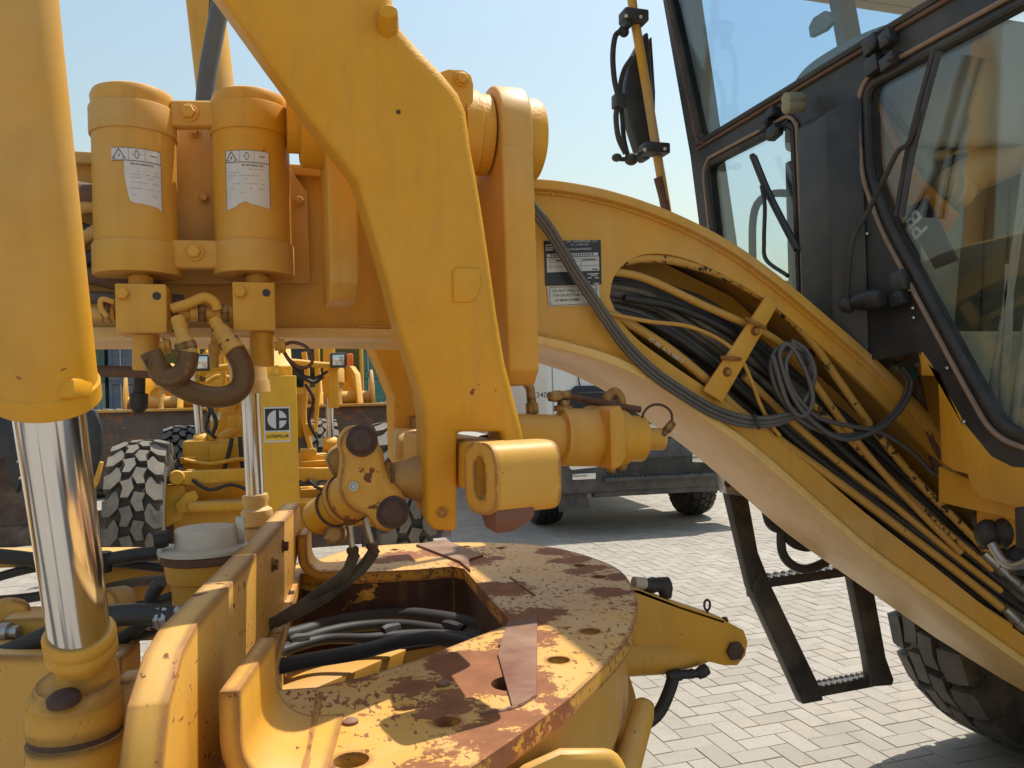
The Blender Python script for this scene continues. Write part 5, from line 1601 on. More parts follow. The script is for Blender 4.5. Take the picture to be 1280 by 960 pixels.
box(bm, V(792,22,Y=YMI-.02), (.10,.07,.045)); box(bm, V(818,187,Y=YMI-.02), (.105,.07,.042))
box(bm, V(783,26,Y=YMI-.02), (.03,.05,.06))
obj('pole_clamp', bm, M['black'], mp, bevel=.006)
bm = B()
for (a, b) in ((783,20),(801,21),(806,187),(831,186)): lathe(bm, V(a, b, Y=YMI-.055), V(a, b, Y=YMI-.063), [(0,.008),(1,.006)], 10)
obj('clamp_screw', bm, M['steel'], mp)
obj('mirror_arm', tube(B(), VL([(782,28),(776,38),(769,46),(766,70),(768,100),(773,125),(770,145),(773,172),(782,192)], Y=YMI), .011, 9), M['seal'], mp)
obj('mirror_arm', tube(B(), VL([(790,72),(780,88),(775,110),(776,128),(778,150),(780,175),(785,196)], Y=YMI+.03), .010, 9), M['seal'], mp)
bm = B()
box(bm, V(774,127,Y=YMI), (.05,.05,.055))
obj('cable_clip', bm, M['black'], mp, bevel=.008)
bm = B()
ellipsoid(bm, V(771,197,Y=YMI), (.020,.02,.016)); ellipsoid(bm, V(789,199,Y=YMI), (.028,.025,.024)); ellipsoid(bm, V(780,40,Y=YMI), (.020,.02,.020))
tube(bm, VL([(769,197),(780,199),(800,193),(812,187)], Y=YMI), .009, 8)
obj('ball_joint', bm, M['seal'], mp)

# ---- access ladder at the far side
YL = 2.62
lad = obj('ladder', prism(B(), VL([(909,612),(935,618),(948,690),(966,735),(985,775),(1024,856),(1030,876),(1004,881),(998,868),(945,752),(938,735)], Y=YL), (0, .045, 0)), M['black_step'], G, bevel=.006)
obj('ladder_rail', prism(B(), VL([(1058,690),(1086,690),(1095,750),(1108,822),(1118,850),(1116,857),(1090,859),(1085,825),(1072,760)], Y=YL), (0, .045, 0)), M['black_step'], lad, bevel=.006)
def rung(a, b, c, d, t):
    bm = B()
    p, q = V(a, b, Y=YL+.02), V(c, d, Y=YL+.02)
    prism(bm, [p, q, q + Vector((0,0,-t)), p + Vector((0,0,-t))], (0, .06, 0))
    o = obj('rung', bm, M['black_step'], lad, bevel=.003)
    bm = B()
    n = 11
    for i in range(n):
        e = p.lerp(q, (i+.5)/n)
        lathe(bm, e + Vector((0,-.0,-.002)), e + Vector((0,0,.008)), [(0,.009),(.6,.009),(1,.005)], 8)
        lathe(bm, e + Vector((0,.045,-.002)), e + Vector((0,.045,.008)), [(0,.009),(.6,.009),(1,.005)], 8)
    obj('tread_stud', bm, M['black_step'], o)
rung(964, 722, 1066, 708, .038)
rung(1016, 860, 1092, 846, .042)
obj('ladder_bracket', prism(B(), VL([(905,594),(940,600),(938,622),(908,617)], Y=YL-.02), (0, .05, 0)), M['steel'], lad, bevel=.003)
bm = B()
for (a, b) in ((910,604),(924,606)): bolt(bm, V(a, b, Y=YL-.021), (0,-1,0), .012)
obj('bolt', bm, M['bolt_rust'], lad)
obj('ladder_joint', prism(B(), VL([(942,730),(950,716),(958,725),(954,742),(944,750)], Y=YL-.01), (0, .06, 0)), M['black_step'], lad, bevel=.004)
for pts in ([(957,618),(958,640),(963,655),(975,660),(985,640)], [(972,628),(976,652),(988,676),(1008,684),(1024,676)], [(985,645),(977,662),(978,690),(990,706),(1010,711),(1036,700),(1050,688)]):
    hose('hydraulic_hose', VL(pts, Y=2.25), .0155, M['rubber'], G)

# ---- wheels
TW = .37
t0 = tyre_bm(.67, TW, 22, 'block', .038)
wheels = [(3.27, 2.50 + TW/2), (4.89, 2.50 + TW/2), (3.27, 1.38 - TW/2), (4.89, 1.38 - TW/2), (-3.3, 2.75 + TW/2), (-3.3, 1.13 - TW/2)]
me_t = me_r = None
for i, (x, y) in enumerate(wheels):
    if i == 0:
        for v in t0.verts: v.co += Vector((x, y, .67))
        w0 = obj('tyre', t0, None, G, sharp=30, mats=[M['rubber_dusty'], M['tyre']])
        rb = rim_bm(.67, TW, -1)
        for v in rb.verts: v.co += Vector((x, y, .67))
        r0 = obj('rim', rb, M['yellow'], w0)
    else:
        w = copy_tree(w0, G)
        w.location = Vector((x, y, .67)) - ORG[G]
        if y < 2: w.rotation_euler.z = PI
for yy in (2.62, 1.26 - .0):
    pass
bm = B()
box(bm, (4.15, 2.40, .70), (1.9, .14, .34)); box(bm, (4.15, 1.48, .70), (1.9, .14, .34))
obj('tandem_case', bm, M['yellow'], G, bevel=.03)
obj('rear_frame', bb(2.9, 5.5, 1.55, 2.33, .70, 1.25), M['yellow'], G, bevel=.02)
obj('engine_hood', bb(3.25, 5.6, 1.40, 2.48, 1.25, 2.15), M['yellow'], G, bevel=.05, seg=3)
bm = B()
box(bm, (-3.3, 1.94, .78), (.24, 1.7, .22)); box(bm, (-3.3, 1.94, 1.25), (.34, .42, 1.0))
obj('front_axle', bm, M['yellow'], G, bevel=.02)
# ------------------------------------------------------------------ background machines
def on_plane(px, py, p0, n):
    ray = FWD + RGT*((px-640)/FPX) + UPV*((500-py)/FPX)
    e = Vector((0, 0, EYE))
    t = (Vector(p0) - e).dot(n) / ray.dot(n)
    return e + ray*t
class Local:
    """frame of a machine standing on the ground: x to its side, y away, z up"""
    def __init__(s, loc, rz):
        s.o = Vector(loc); s.R = Matrix.Rotation(rz, 3, 'Z'); s.Ri = s.R.transposed()
    def at(s, px, py, y):
        n = s.R @ Vector((0, 1, 0))
        return s.Ri @ (on_plane(px, py, s.o + n*y, n) - s.o)
def gpos(px, D):
    v = V(px, 500, D=D); return Vector((v.x, v.y, 0))

# ---- white truck
TL = (4.41, 9.48, 0)
TR = math.radians(-5)
T = root('truck', 'white cab-over truck with dark grey bumper parked facing the grader', 'truck', TL, TR, local=True)
tl_ = Local(TL, TR)
FY = -1.0
def tp(px, py, y=FY): return tl_.at(px, py, y)
zb1 = tp(800, 549).z
zw = 2.12
bm = B()
bodyp = [Vector((x, FY, z)) for x, z in ((-1.22, zb1), (1.22, zb1), (1.22, zw), (-1.22, zw))]
prism(bm, bodyp, (0, 2.0, 0))
tcab = obj('cab_body', bm, M['white'], T, bevel=.05, seg=3)
prism_top = hull(B(), [Vector((x, y, z)) for x in (-1.2, 1.2) for y, z in ((FY+.02, zw), (FY+.28, 3.0), (FY+2.0, 3.05), (FY+2.0, zw))])
obj('cab_top', prism_top, M['white'], tcab, bevel=.05, seg=3)
ws_ = hull(B(), [Vector((x, FY+.005 + .26*(z-zw)/.88, z)) for x in (-1.1, 1.1) for z in (zw+.05, 2.85)] + [Vector((x, FY+.04 + .26*(z-zw)/.88, z)) for x in (-1.1, 1.1) for z in (zw+.05, 2.85)])
obj('windscreen', ws_, M['plate_black'], tcab)
gz0, gz1 = tp(760, 532).z, tp(740, 482).z
gx0 = tp(711, 505).x
gr = obj('grille', prism(B(), [Vector((x, FY-.03, z)) for x, z in ((gx0, gz0), (.95, gz0), (.95, gz1-.02), (.90, gz1), (gx0+.08, gz1), (gx0+.01, gz1-.06))], (0, .06, 0)), M['plate_black'], T, bevel=.015)
bm = B()
for k in range(4): box(bm, (gx0/2 + .45, FY-.036, gz0 + .07 + k*(gz1-gz0)/4.4), (abs(gx0) + .7, .02, .02))
obj('grille_bar', bm, M['truck_dark'], gr)
fmp = lambda px, py: planemap(tp(px, py) + Vector((0, -.004, 0)), (1, 0, 0), (0, 0, 1))
obj('badge_lettering', text_on(B(), '340', .09, fmp(677, 494), 0, 0, .01), M['truck_dark'], tcab, sharp=None)
bm = B()
for (px) in (691, 850):
    a, b = tp(px, 448), tp(px, 540)
    box(bm, ((a.x+b.x)/2, FY-.001, (a.z+b.z)/2), (.012, .006, a.z-b.z))
obj('panel_seam', bm, M['ink_grey'], tcab)
# bumper with lamps and step
z0, z1 = tp(800, 600).z, zb1
bp = obj('bumper', prism(B(), [Vector((x, FY-.10, z)) for x, z in ((-1.25, z1-.02), (-1.2, z1), (1.2, z1), (1.25, z1-.02), (1.25, z0), (1.15, z0-.12), (-1.15, z0-.12), (-1.25, z0))], (0, .5, 0)), M['truck_dark'], T, bevel=.03, seg=3)
h0, h1 = tp(708, 586), tp(756, 571)
obj('headlight', prism(B(), [Vector((x, FY-.125, z)) for x, z in ((h0.x, h0.z+.02), (h0.x+.03, h0.z-.01), (h1.x, h0.z+.02), (h1.x, h1.z), (h0.x-.02, h1.z-.02))], (0, .05, 0)), M['lens'], bp, bevel=.01)
obj('headlight', prism(B(), [Vector((-x, FY-.125, z)) for x, z in ((h0.x, h0.z+.02), (h0.x+.03, h0.z-.01), (h1.x, h0.z+.02), (h1.x, h1.z), (h0.x-.02, h1.z-.02))], (0, .05, 0)), M['lens'], bp, bevel=.01)
f0, f1 = tp(712, 599), tp(741, 590)
obj('fog_lamp', prism(B(), [Vector((x, FY-.118, z)) for x, z in ((f0.x, f0.z), (f1.x, f0.z), (f1.x, f1.z), (f0.x, f1.z))], (0, .03, 0)), M['lens'], bp, bevel=.008)
obj('bumper_recess', bb(-.55, .9, FY-.104, FY-.05, z0+.10, z0+.27), M['seal'], bp)
obj('step_bar', bb(-.6, 1.2, FY-.20, FY-.10, z0+.02, z0+.06), M['truck_dark'], bp, bevel=.006)
bm = B()
for k in range(34): box(bm, (-.55 + k*.052, FY-.15, z0+.065), (.02, .08, .012))
obj('step_tread', bm, M['truck_dark'], bp)
obj('lower_beam', bb(-.7, 1.15, FY-.08, FY+.02, z0-.17, z0-.05), M['truck_dark'], bp, bevel=.01)
obj('tow_plate', hull(B(), [Vector((x, FY, z)) for x, z in ((-1.12, z0), (-.8, z0), (-.72, z0-.30), (-1.1, z0-.33))] + [Vector((x, FY+.1, z)) for x, z in ((-1.12, z0), (-.8, z0))]), M['truck_dark'], bp)
bm = tyre_bm(.5, .32, 26, 'block', .02)
bmesh.ops.rotate(bm, verts=bm.verts, cent=(0,0,0), matrix=Matrix.Rotation(PI/2, 3, 'Z'))
for v in bm.verts: v.co += Vector((1.02, 0, .5))
tw = obj('tyre', bm, None, T, sharp=30, mats=[M['rubber'], M['rubber']])
for (x, y) in ((-1.02, 0), (1.0, 3.9), (-1.0, 3.9)):
    c = copy_tree(tw, T); c.location = (x, y, .5)
obj('chassis', bb(-.45, .45, FY+.4, 7.0, .65, .95), M['seal'], T)
obj('cargo_body', bb(-1.24, 1.24, 1.15, 7.2, 1.05, 3.1), M['white'], T, bevel=.03)
obj('aerial', tube(B(), [tp(722, 470) + Vector((0,-.02,0)), tp(727, 500) + Vector((0,-.02,0))], .008, 6, smooth=False), M['ink'], T)
obj('aerial_base', bx((tp(722, 468).x, FY+.04, zw+.02), (.06,.06,.05)), M['ink'], T)

# ---- parked grader facing the camera
AL = gpos(335, 6.6); AR = 0.0
GA = root('motor_grader', 'parked yellow grader with a square black and white logo decal on its nose plate', 'motor grader', AL, AR, local=True)
la = Local(AL, AR)
def ga(px, py, D): return la.at(px, py, D - 6.6)
YF = 'yellow_far'
def gbox(name, px0, px1, py0, py1, D, dep, mat=YF, par=GA, bev_=.008, lab=None):
    a, b = ga(px0, py0, D), ga(px1, py1, D)
    return obj(name, bb(min(a.x,b.x), max(a.x,b.x), D-6.6, D-6.6+dep, min(a.z,b.z), max(a.z,b.z)), M[mat], par, bevel=bev_, label=lab)
# wheels
def place_tyre(R, W, x, y, mat, par, lean=0.0, style='lug', pitch=20, z=None):
    bm = tyre_bm(R, W, pitch, style, .055)
    bmesh.ops.rotate(bm, verts=bm.verts, cent=(0,0,0), matrix=Matrix.Rotation(lean, 3, 'Y') @ Matrix.Rotation(PI/2, 3, 'Z'))
    for v in bm.verts: v.co += Vector((x, y, z or R))
    o = obj('tyre', bm, None, par, sharp=30, mats=[M['tyre_groove' if mat == 'tyre_dusty' else 'rubber'], M[mat]])
    rb = rim_bm(R, W, 1)
    bmesh.ops.rotate(rb, verts=rb.verts, cent=(0,0,0), matrix=Matrix.Rotation(lean, 3, 'Y') @ Matrix.Rotation(-PI/2 if x < 0 else PI/2, 3, 'Z'))
    for v in rb.verts: v.co += Vector((x, y, z or R))
    obj('rim', rb, M[YF], o)
    return o
xl, xr = ga(180, 600, 6.6).x, ga(492, 600, 6.6).x
place_tyre(.68, .40, xl, 0, 'tyre_dusty', GA)
place_tyre(.72, .44, xr, -.1, 'tyre_dusty', GA, lean=.05)
place_tyre(.68, .46, ga(228, 560, 12).x, 5.4, 'tyre', GA)
place_tyre(.70, .44, ga(402, 560, 12).x, 5.4, 'tyre_dusty', GA)
# nose plate with decal
nose = gbox('nose_plate', 325, 376, 470, 690, 6.05, .16, bev_=.006)
lug = [ga(333, 471, 6.05), ga(338, 463, 6.05), ga(342, 457.5, 6.05), ga(346, 456, 6.05), ga(350, 458, 6.05), ga(353, 464, 6.05), ga(360, 471, 6.05)]
hc = ga(346, 463, 6.05)
hl = [hc + Vector((.016*math.cos(t), 0, .018*math.sin(t))) for t in [2*PI*i/12 for i in range(12)]]
obj('lifting_lug', prism(B(), [p + Vector((0,.01,0)) for p in lug], (0, .03, 0), [[p + Vector((0,.01,0)) for p in hl]]), M[YF], nose)
dy = 6.05 - 6.6
def dmap(eps): 
    o = ga(346.5, 531, 6.05) + Vector((0, -eps, 0)); return planemap(o, (1, 0, 0.0), (0, 0, 1))
sp = 6.05 / FPX
dec = obj('logo_decal', rect2(B(), -15.8*sp, 15.8*sp, -22*sp, 22.5*sp, dmap(.003)), M['paper'], nose, sharp=None)
obj('decal_square', rect2(B(), -14.3*sp, 14.3*sp, -7*sp, 20.5*sp, dmap(.005)), M['ink'], dec, sharp=None)
bm = B()
cy_ = 6.8*sp
f_ = dmap(.007)
def disc_part(a0, a1, xo, yo, xlim=None, ylim=None):
    pts = []
    n = 16
    for i in range(n+1):
        a = math.radians(a0 + (a1-a0)*i/n)
        x, y = 11.6*sp*math.cos(a), 11.6*sp*math.sin(a)
        if xlim is not None: x = xlim(x)
        if ylim is not None: y = ylim(y)
        pts.append((x, y))
    return pts
left = disc_part(95, 265, 0, 0, xlim=lambda x: min(x, -1.4*sp))
poly2(bm, [(x, y + cy_) for x, y in left], f_)
tr_ = disc_part(5, 85, 0, 0, xlim=lambda x: max(x, 2.6*sp), ylim=lambda y: max(y, 1.6*sp)) + [(2.6*sp, 1.6*sp)]
poly2(bm, [(x, y + cy_) for x, y in tr_], f_)
br_ = disc_part(-85, -5, 0, 0, xlim=lambda x: max(x, 2.6*sp), ylim=lambda y: min(y, -1.6*sp)) + [(2.6*sp, -1.6*sp)]
poly2(bm, [(x, y + cy_) for x, y in br_], f_)
obj('decal_emblem', bm, M['paper'], dec, sharp=None)
M['decal_yellow'] = plain('decal_yellow', (.75, .47, .03), .5, var=.05)
obj('decal_strip', rect2(B(), -14.3*sp, 14.3*sp, -19.8*sp, -9.2*sp, dmap(.005)), M['decal_yellow'], dec, sharp=None)
obj('decal_lettering', text_on(B(), 'CATERPILLAR', 5.6*sp, dmap(.007), 0, -14.5*sp, .02, sx=.80), M['ink'], dec, sharp=None)
# front frame rising behind the nose, running back to the cab
obj('front_frame', prism(B(), [Vector((-.17, y, z)) for y, z in ((-.39, 1.60), (-.37, 1.92), (-.1, 2.10), (.6, 2.22), (4.2, 2.25), (4.2, 1.9), (.7, 1.88), (.1, 1.70))], (.36, 0, 0)), M[YF], GA, bevel=.01)
a_ = ga(216, 640, 6.6)
obj('axle_beam', bx((0, .0, .68), (xr - xl - .5, .22, .24)), M[YF], GA, bevel=.02)
obj('lean_bar', prism(B(), [ga(*q, 6.42) for q in ((222,590),(305,586),(460,584),(460,598),(305,602),(222,606))], (0,.08,0)), M[YF], GA, bevel=.01)
obj('lean_bar_pin', lathe(B(), ga(221,597,6.38), ga(221,597,6.52), [(0,.05),(.1,.06),(.9,.06),(1,.05)], 18), M[YF], GA)
obj('tie_rod', lathe(B(), ga(236,634,6.4), ga(470,626,6.4), [(0,.040),(.05,.045),(.95,.045),(1,.04)], 16), M[YF], GA)
obj('knuckle', prism(B(), [ga(*q, 6.40) for q in ((217,632),(232,616),(244,613),(248,622),(238,640),(222,642))], (0,.10,0)), M[YF], GA, bevel=.012)
obj('knuckle', prism(B(), [ga(*q, 6.45) for q in ((206,607),(230,606),(236,625),(228,650),(206,660))], (0,.12,0)), M[YF], GA, bevel=.012)
obj('knuckle', prism(B(), [ga(*q, 6.45) for q in ((470,600),(446,598),(440,625),(450,655),(470,660))], (0,.12,0)), M[YF], GA, bevel=.012)
sh = gbox('front_shelf', 228, 330, 552, 590, 6.9, .35)
gbox('shelf_lip', 225, 332, 572, 575, 6.86, .05, par=sh, bev_=.003)
gbox('shelf_block', 262, 330, 556, 574, 6.8, .1, par=sh)
gbox('front_shelf', 376, 412, 570, 600, 6.9, .35)
gbox('shelf_lip', 376, 420, 577, 581, 6.8, .3, bev_=.003)
gbox('shelf_block', 376, 396, 562, 576, 6.86, .2)
gbox('side_bracket', 376, 408, 612, 624, 6.5, .3)
gbox('side_bracket', 232, 326, 606, 622, 6.75, .2)
gbox('axle_post', 224, 236, 640, 690, 6.5, .12)
obj('moldboard', prism(B(), [Vector((-1.85, 1.35 + u, z)) for u, z in ((0,.15),(.06,.25),(.08,.4),(.05,.55),(0,.66),(.025,.66),(.075,.55),(.105,.4),(.085,.25),(.025,.15))], (3.7, 0, 0)), M['brown'], GA)
obj('diagonal_strut', lathe(B(), ga(262,556,7.1), ga(318,524,7.3), [(0,.045),(1,.05)], 16), M[YF], GA)
# lift cylinders of the parked grader
for (t, m_, b_) in (((236,410),(243,466),(251,552)), ((412,425),(412,498),(413,556))):
    lc_ = obj('lift_cylinder', lathe(B(), ga(*t, 7.0) + Vector((0,0,.35)), ga(*m_, 7.0), [(0,.05),(.97,.055),(1,.05)], 20), M[YF], GA)
    obj('rod', cyl(B(), ga(*m_, 7.0), ga(*b_, 7.0), .036, 18), M['chrome'], lc_)
    obj('rod_eye', lathe(B(), ga(b_[0]-9, b_[1], 7.0), ga(b_[0]+9, b_[1], 7.0), [(0,.06),(.2,.075),(.8,.075),(1,.06)], 18), M[YF], lc_)
# lamps on their cross bar
bar = obj('lamp_bar', tube(B(), [ga(252,470,6.7), ga(262,462,6.7), ga(345,452,6.7), ga(400,456,6.7), ga(424,458,6.7)], .028, 10), M[YF], GA)
for (x0, x1, y0, y1, amb) in ((239,262,443,463,False), (413,433,441,459,True)):
    hs = gbox('headlight', x0, x1, y0, y1, 6.5, .14, 'black', bev_=.012)
    gbox('lens', x0+2.5, x1-2.5, y0+2.5, y1-2.5, 6.49, .02, 'lens', hs, .004)
    if amb: gbox('indicator', x1, x1+9, y0+1, y1-2, 6.5, .12, 'amber', hs, .012)
obj('work_lamp', lathe(B(), ga(268,519,7.4), ga(268,519,7.4) + Vector((0,.1,0)), [(0,.05),(.1,.055),(1,.03)], 16), M['lens'], GA)
hp_ = gbox('lamp_post', 410, 424, 459, 510, 6.72, .10)
gbox('hydraulic_tank', 256, 300, 436, 505, 8.2, .5)
gbox('valve_bank', 262, 300, 496, 540, 7.6, .4)
bm = B()
for (a, b, r) in ((272,500,.05),(288,508,.06),(266,512,.05),(300,470,.10),(258,495,.05)): ellipsoid(bm, ga(a, b, 7.4), (r, r, r))
obj('valve_cap', bm, M[YF], GA)
for pts in ([(262,505),(270,528),(264,545)], [(290,548),(285,570),(278,592),(270,596)], [(300,546),(302,575),(305,590)], [(376,470),(392,478),(404,470)]):
    hose('hydraulic_hose', [ga(a, b, 6.75) for a, b in pts], .018, M['rubber'], GA, 8)
for (pts, r, D) in (([(256,440),(268,452),(282,448),(300,455),(318,450)], .03, 7.3), ([(258,478),(275,470),(300,476),(322,470)], .022, 7.2), ([(276,430),(279,470),(276,505)], .028, 7.1), ([(304,432),(306,475),(300,520)], .03, 7.4),
                    ([(380,440),(384,470),(380,520),(388,560)], .026, 7.4), ([(396,432),(398,480),(394,540)], .022, 7.6), ([(230,575),(262,580),(300,574),(326,578)], .018, 6.7), ([(378,588),(400,592),(430,586),(455,592)], .03, 6.6), ([(378,640),(410,646),(450,640)], .035, 6.6)):
    obj('frame_pipe', tube(B(), [ga(a, b, D) for a, b in pts], r, 10), M[YF], GA)
for (pts, r, D) in (([(250,500),(262,512),(258,535),(270,548)], .015, 6.9), ([(306,500),(312,520),(306,540),(314,560)], .014, 6.8), ([(382,480),(392,500),(386,525),(396,548)], .015, 7.0), ([(240,600),(262,612),(290,606),(318,616)], .014, 6.4), ([(384,600),(404,612),(428,604)], .015, 6.4)):
    hose('hydraulic_hose', [ga(a, b, D) for a, b in pts], r, M['rubber'], GA, 8)
for (a, b, c, d, D) in ((284,520,298,534,6.95), (260,540,272,550,6.9), (382,530,394,545,7.0), (310,590,324,604,6.5), (232,588,244,600,6.5)):
    gbox('valve_body', a, c, b, d, D, .12)
# cab of the parked grader
cbx = obj('cab', bb(-.72, .72, 4.3, 5.5, 1.75, 3.35), M[YF], GA, bevel=.04)
for (x0, x1, z0_, z1_) in ((-.64, -.05, 2.5, 3.2), (.05, .64, 2.5, 3.2), (-.64, -.12, 1.85, 2.42), (.12, .64, 1.85, 2.42)):
    obj('window', bb(x0, x1, 4.275, 4.30, z0_, z1_), M['glass_dark'], cbx, bevel=.008)
obj('cab_interior', bb(-.6, .6, 4.32, 5.4, 1.8, 3.2), M['black'], cbx)
obj('engine_hood', bb(-.55, .55, 5.6, 8.0, 1.1, 2.3), M[YF], GA, bevel=.05)
obj('rear_axle', bb(-.95, .95, 5.1, 5.7, .5, .9), M[YF], GA, bevel=.03)

# ---- wheel loaders with rusty buckets
def wheel_loader(px, D, label, first=None):
    loc = gpos(px, D)
    if first is not None:
        c = copy_tree(first); c.location = loc; c['label'] = label
        return c
    R_ = root('wheel_loader', label, 'wheel loader', loc, AR, 'wheel loaders with lowered buckets behind the parked grader', local=True)
    prof = [(0,.10),(.10,.05),(.75,.08),(1.0,.35),(1.05,.8),(.85,1.30),(.45,1.57),(.42,1.54),(.80,1.26),(.98,.8),(.94,.4),(.72,.14),(.1,.11)]
    bk = obj('bucket', prism(B(), [Vector((-1.62, y, z)) for y, z in prof], (3.24, 0, 0)), M['bucket'], R_)
    # the bucket hangs rolled back: its back faces the camera side of the yard
    obj('bucket_back', prism(B(), [Vector((-1.6, y, z)) for y, z in ((.0,.18),(-.06,.6),(-.02,1.2),(.10,1.56),(.16,1.56),(.04,1.2),(.0,.6),(.06,.18))], (3.2, 0, 0)), M['bucket'], bk)
    obj('sunlit_bucket_lip', bb(-1.64, 1.64, .02, .22, 1.56, 1.61), M['yellow_dusty'], bk, bevel=.01)  # yellow colour puts the sunlit top edge onto the brown bucket
    bm = B()
    for x in (-1.6, 1.6): prism(bm, [Vector((x-.02, y, z)) for y, z in ((0,.16),(-.02,1.2),(.12,1.58),(.5,1.57),(1.0,.9),(.8,.12))], (.04, 0, 0))
    obj('bucket_side', bm, M['bucket'], bk)
    bm = B()
    for x in (-.36, .36):
        prism(bm, [Vector((x-.05, y, z)) for y, z in ((.3,1.2),(.3,1.62),(.7,2.18),(1.5,2.35),(3.2,2.5),(3.2,2.2),(1.6,1.95),(.9,1.5))], (.10, 0, 0))
    obj('lift_arm', bm, M[YF], R_, bevel=.01)
    obj('cross_tube', cyl(B(), (-.62, .75, 1.72), (.62, .75, 1.72), .13, 20), M['yellow_dusty'], R_)
    bm = B()
    for x in (-.62, .62): prism(bm, [Vector((x-.03, y, z)) for y, z in ((.4,1.5),(.5,1.95),(.7,2.25),(.9,1.7))], (.06,0,0))
    obj('arm_ear', bm, M['yellow_dusty'], R_, bevel=.008)
    obj('tilt_link', lathe(B(), (0,.55,1.4), (0,.9,2.35), [(0,.06),(.6,.07),(.62,.12),(.9,.13),(1,.08)], 16), M['yellow_dusty'], R_)
    obj('tilt_cylinder', lathe(B(), (0,.9,2.3), (0,2.6,2.5), [(0,.05),(.3,.05),(.3,.09),(1,.09)], 16), M[YF], R_)
    for x in (-1.12, 1.12):
        bm = tyre_bm(.82, .58, 20, 'lug', .05)
        bmesh.ops.rotate(bm, verts=bm.verts, cent=(0,0,0), matrix=Matrix.Rotation(PI/2, 3, 'Z'))
        for v in bm.verts: v.co += Vector((x, 1.9, .82))
        obj('tyre', bm, None, R_, sharp=30, mats=[M['tyre_groove'], M['tyre_dusty']])
        bm = tyre_bm(.82, .58, 20, 'lug', .05)
        bmesh.ops.rotate(bm, verts=bm.verts, cent=(0,0,0), matrix=Matrix.Rotation(PI/2, 3, 'Z'))
        for v in bm.verts: v.co += Vector((x, 5.0, .82))
        obj('tyre', bm, None, R_, sharp=30, mats=[M['tyre_groove'], M['tyre_dusty']])
    obj('chassis', bb(-.55, .55, 1.5, 6.2, .8, 1.6), M[YF], R_, bevel=.04)
    c_ = obj('cab', bb(-.75, .75, 3.0, 4.4, 1.7, 3.4), M[YF], R_, bevel=.05)
    obj('window', bb(-.66, .66, 2.97, 3.0, 2.2, 3.25), M['glass_dark'], c_)
    obj('cab_interior', bb(-.6, .6, 3.02, 4.3, 1.8, 3.2), M['black'], c_)
    obj('engine_hood', bb(-.8, .8, 4.5, 6.5, 1.5, 2.4), M[YF], R_, bevel=.06)
    return R_
wl = wheel_loader(428, 14.2, 'wheel loader with rusty bucket behind the right rear tyre of the parked grader')
wheel_loader(196, 14.6, 'wheel loader with rusty bucket behind the dusty front tyre of the parked grader', wl)

# ---- shipping containers at the back of the yard
def corrugated(w, h, d):
    bm = B()
    n = 22
    def side(fn, L):
        prof = []
        step = L / n
        for i in range(n):
            for (u, o) in ((0, 0), (.35, 0), (.5, -.035), (.85, -.035)): prof.append(((i + u) * step, o))
        prof.append((L, 0))
        lo = [bm.verts.new(fn(u, o, .12)) for u, o in prof]; hi = [bm.verts.new(fn(u, o, h - .10)) for u, o in prof]
        for i in range(len(prof)-1): bm.faces.new((lo[i], lo[i+1], hi[i+1], hi[i]))
    side(lambda u, o, z: Vector((-w/2 - o, u, z)), d)
    side(lambda u, o, z: Vector((w/2 + o, u, z)), d)
    for (x0, x1, z0, z1) in ((-w/2, w/2, 0, .13), (-w/2, w/2, h-.12, h)):
        box(bm, (0, d/2, (z0+z1)/2), (w, d, z1-z0))
    for x in (-w/2+.05, w/2-.05):
        for y in (.05, d-.05): box(bm, (x, y, h/2), (.11, .11, h-.02))
    box(bm, (0, d-.04, h/2), (w-.1, .05, h-.1))
    return bm
cont_cols = {'green': (.05, .14, .10), 'teal': (.035, .15, .12), 'maroon': (.11, .045, .05), 'blue': (.06, .09, .14), 'pale green': (.24, .34, .27)}
for k, v in cont_cols.items(): M['c_' + k] = paint('container_' + k.replace(' ', '_'), col=v, chips=.2, chip_scale=6, dust=.3, dustcol=(.25, .24, .2))
cmesh = {}
def container(px, D, col, z, label):
    loc = gpos(px, D); loc.z = z
    R_ = root('shipping_container', label, 'container', loc, AR, 'shipping containers stacked behind the machines', local=True)
    obj('container_shell', corrugated(2.44, 2.59, 6.06), M['c_' + col], R_, sharp=None)
    for s in (-1, 1):
        dr = obj('door', bb(s*.585-.57, s*.585+.57, .02, .07, .15, 2.45), M['c_' + col], R_)
        bm = B()
        for x in (.25, .85): cyl(bm, (s*x, -.01, .12), (s*x, -.01, 2.48), .02, 8)
        obj('lock_rod', bm, M['steel'], dr)
        bm = B()
        for zz in (.5, .95, 1.4, 1.85): box(bm, (s*.585, .012, zz), (1.0, .02, .22))
        obj('door_panel', bm, M['c_' + col], dr)
    return R_
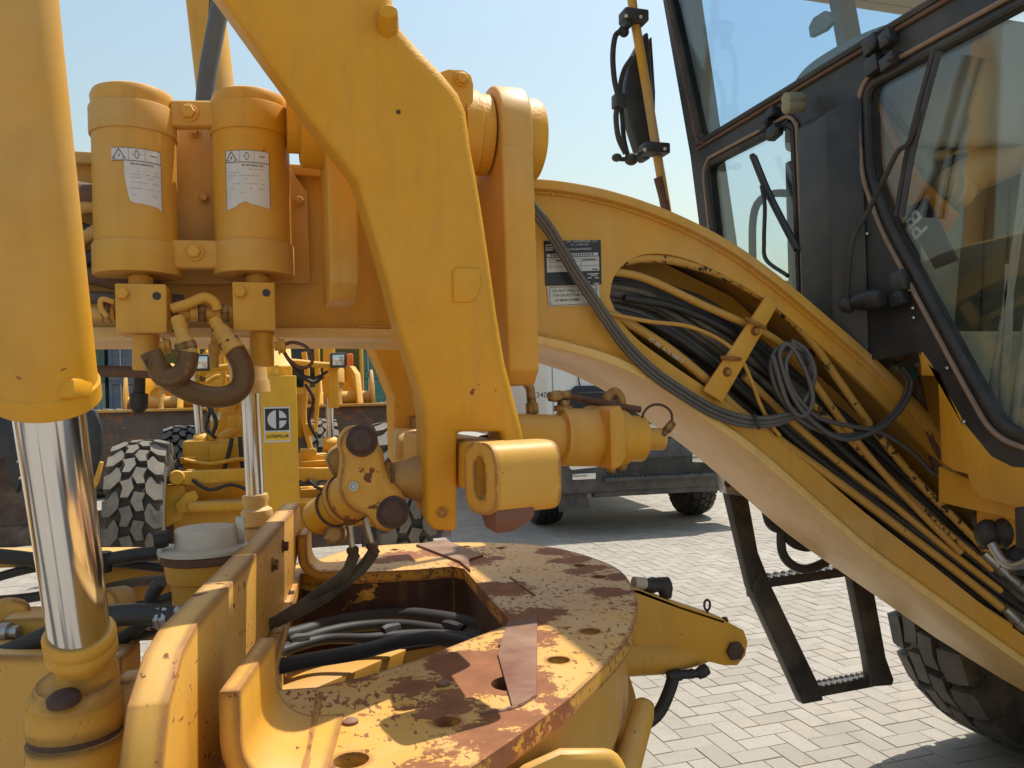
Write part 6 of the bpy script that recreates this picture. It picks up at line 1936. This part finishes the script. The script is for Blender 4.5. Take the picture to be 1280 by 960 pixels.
for (px, D, low_c, up_c) in ((84, 28, 'pale green', 'green'), (152, 31, 'maroon', 'maroon'), (186, 27, 'blue', 'blue'), (274, 28, 'teal', 'blue'), (406, 28, 'blue', 'blue'), (492, 27.4, 'teal', 'green')):
    nm = {84: 'beside the maroon stack', 152: 'between green and blue stacks', 186: 'next to the maroon stack', 274: 'behind the parked grader left of its nose plate', 406: 'behind the parked grader right of its nose plate', 492: 'at the end of the row'}[px]
    container(px, D, low_c, 0, '%s shipping container on the ground %s' % (low_c, nm))
    container(px, D, up_c, 2.60, '%s shipping container on top of another, %s' % (up_c, nm))

# ---- dark bucket with black curved plates at the left
BL = gpos(-20, 9.4)
BK = root('bucket', 'dark brown steel bucket with black curved plates behind the chrome rod of the lift cylinder', 'bucket', BL, AR, local=True)
lb = Local(BL, AR)
def ba(px, py, y=0): return lb.at(px, py, y)
zt_ = ba(0, 560).z
obj('bucket_shell', hull(B(), [Vector((x, y, z)) for x, y, z in ((-1.8,0,.22),(.60,0,.22),(-1.8,.05,1.5),(.60,.05,1.5),(-1.8,1.1,.1),(.60,1.1,.1),(-1.8,1.2,1.4),(.60,1.2,1.4))]), M['brown'], BK, bevel=.03)
obj('cutting_edge', prism(B(), [Vector((-1.85, y, z)) for y, z in ((-.06,.0),(-.02,.24),(.10,.24),(.10,.0))], (2.48, 0, 0)), M['brown'], BK, bevel=.01)
def curved_plate(pts):
    o = obj('curved_plate', prism(B(), [ba(a, b, -.25) for a, b in pts], (0, .16, 0)), M['black'], BK, bevel=.02)
    return o
cp = curved_plate([(-30,505),(10,515),(26,540),(30,570),(26,600),(20,618),(12,600),(6,575),(-30,570)])
bm = B()
for (a, b) in ((22,577),(25,598)): lathe(bm, ba(a, b, -.25), ba(a, b, -.25) + Vector((0,-.02,0)), [(0,.02),(1,.012)], 10)
obj('bolt', bm, M['steel'], cp)
cp = curved_plate([(88,510),(118,512),(126,535),(127,560),(122,585),(112,625),(109,622),(100,595),(98,560),(92,530)])
bm = B()
for (a, b) in ((106,559),(111,574)): lathe(bm, ba(a, b, -.25), ba(a, b, -.25) + Vector((0,-.02,0)), [(0,.02),(1,.012)], 10)
obj('bolt', bm, M['steel'], cp)
obj('yellow_blade', prism(B(), [ba(a, b, -.35) for a, b in ((124,577),(128,578),(122,605),(116,613),(113,612))], (0,.10,0)), M['yellow_dusty'], BK, bevel=.01)
obj('stand_post', bb(1.05, 1.20, -.22, -.08, 0, .95), M['black'], BK, bevel=.02)
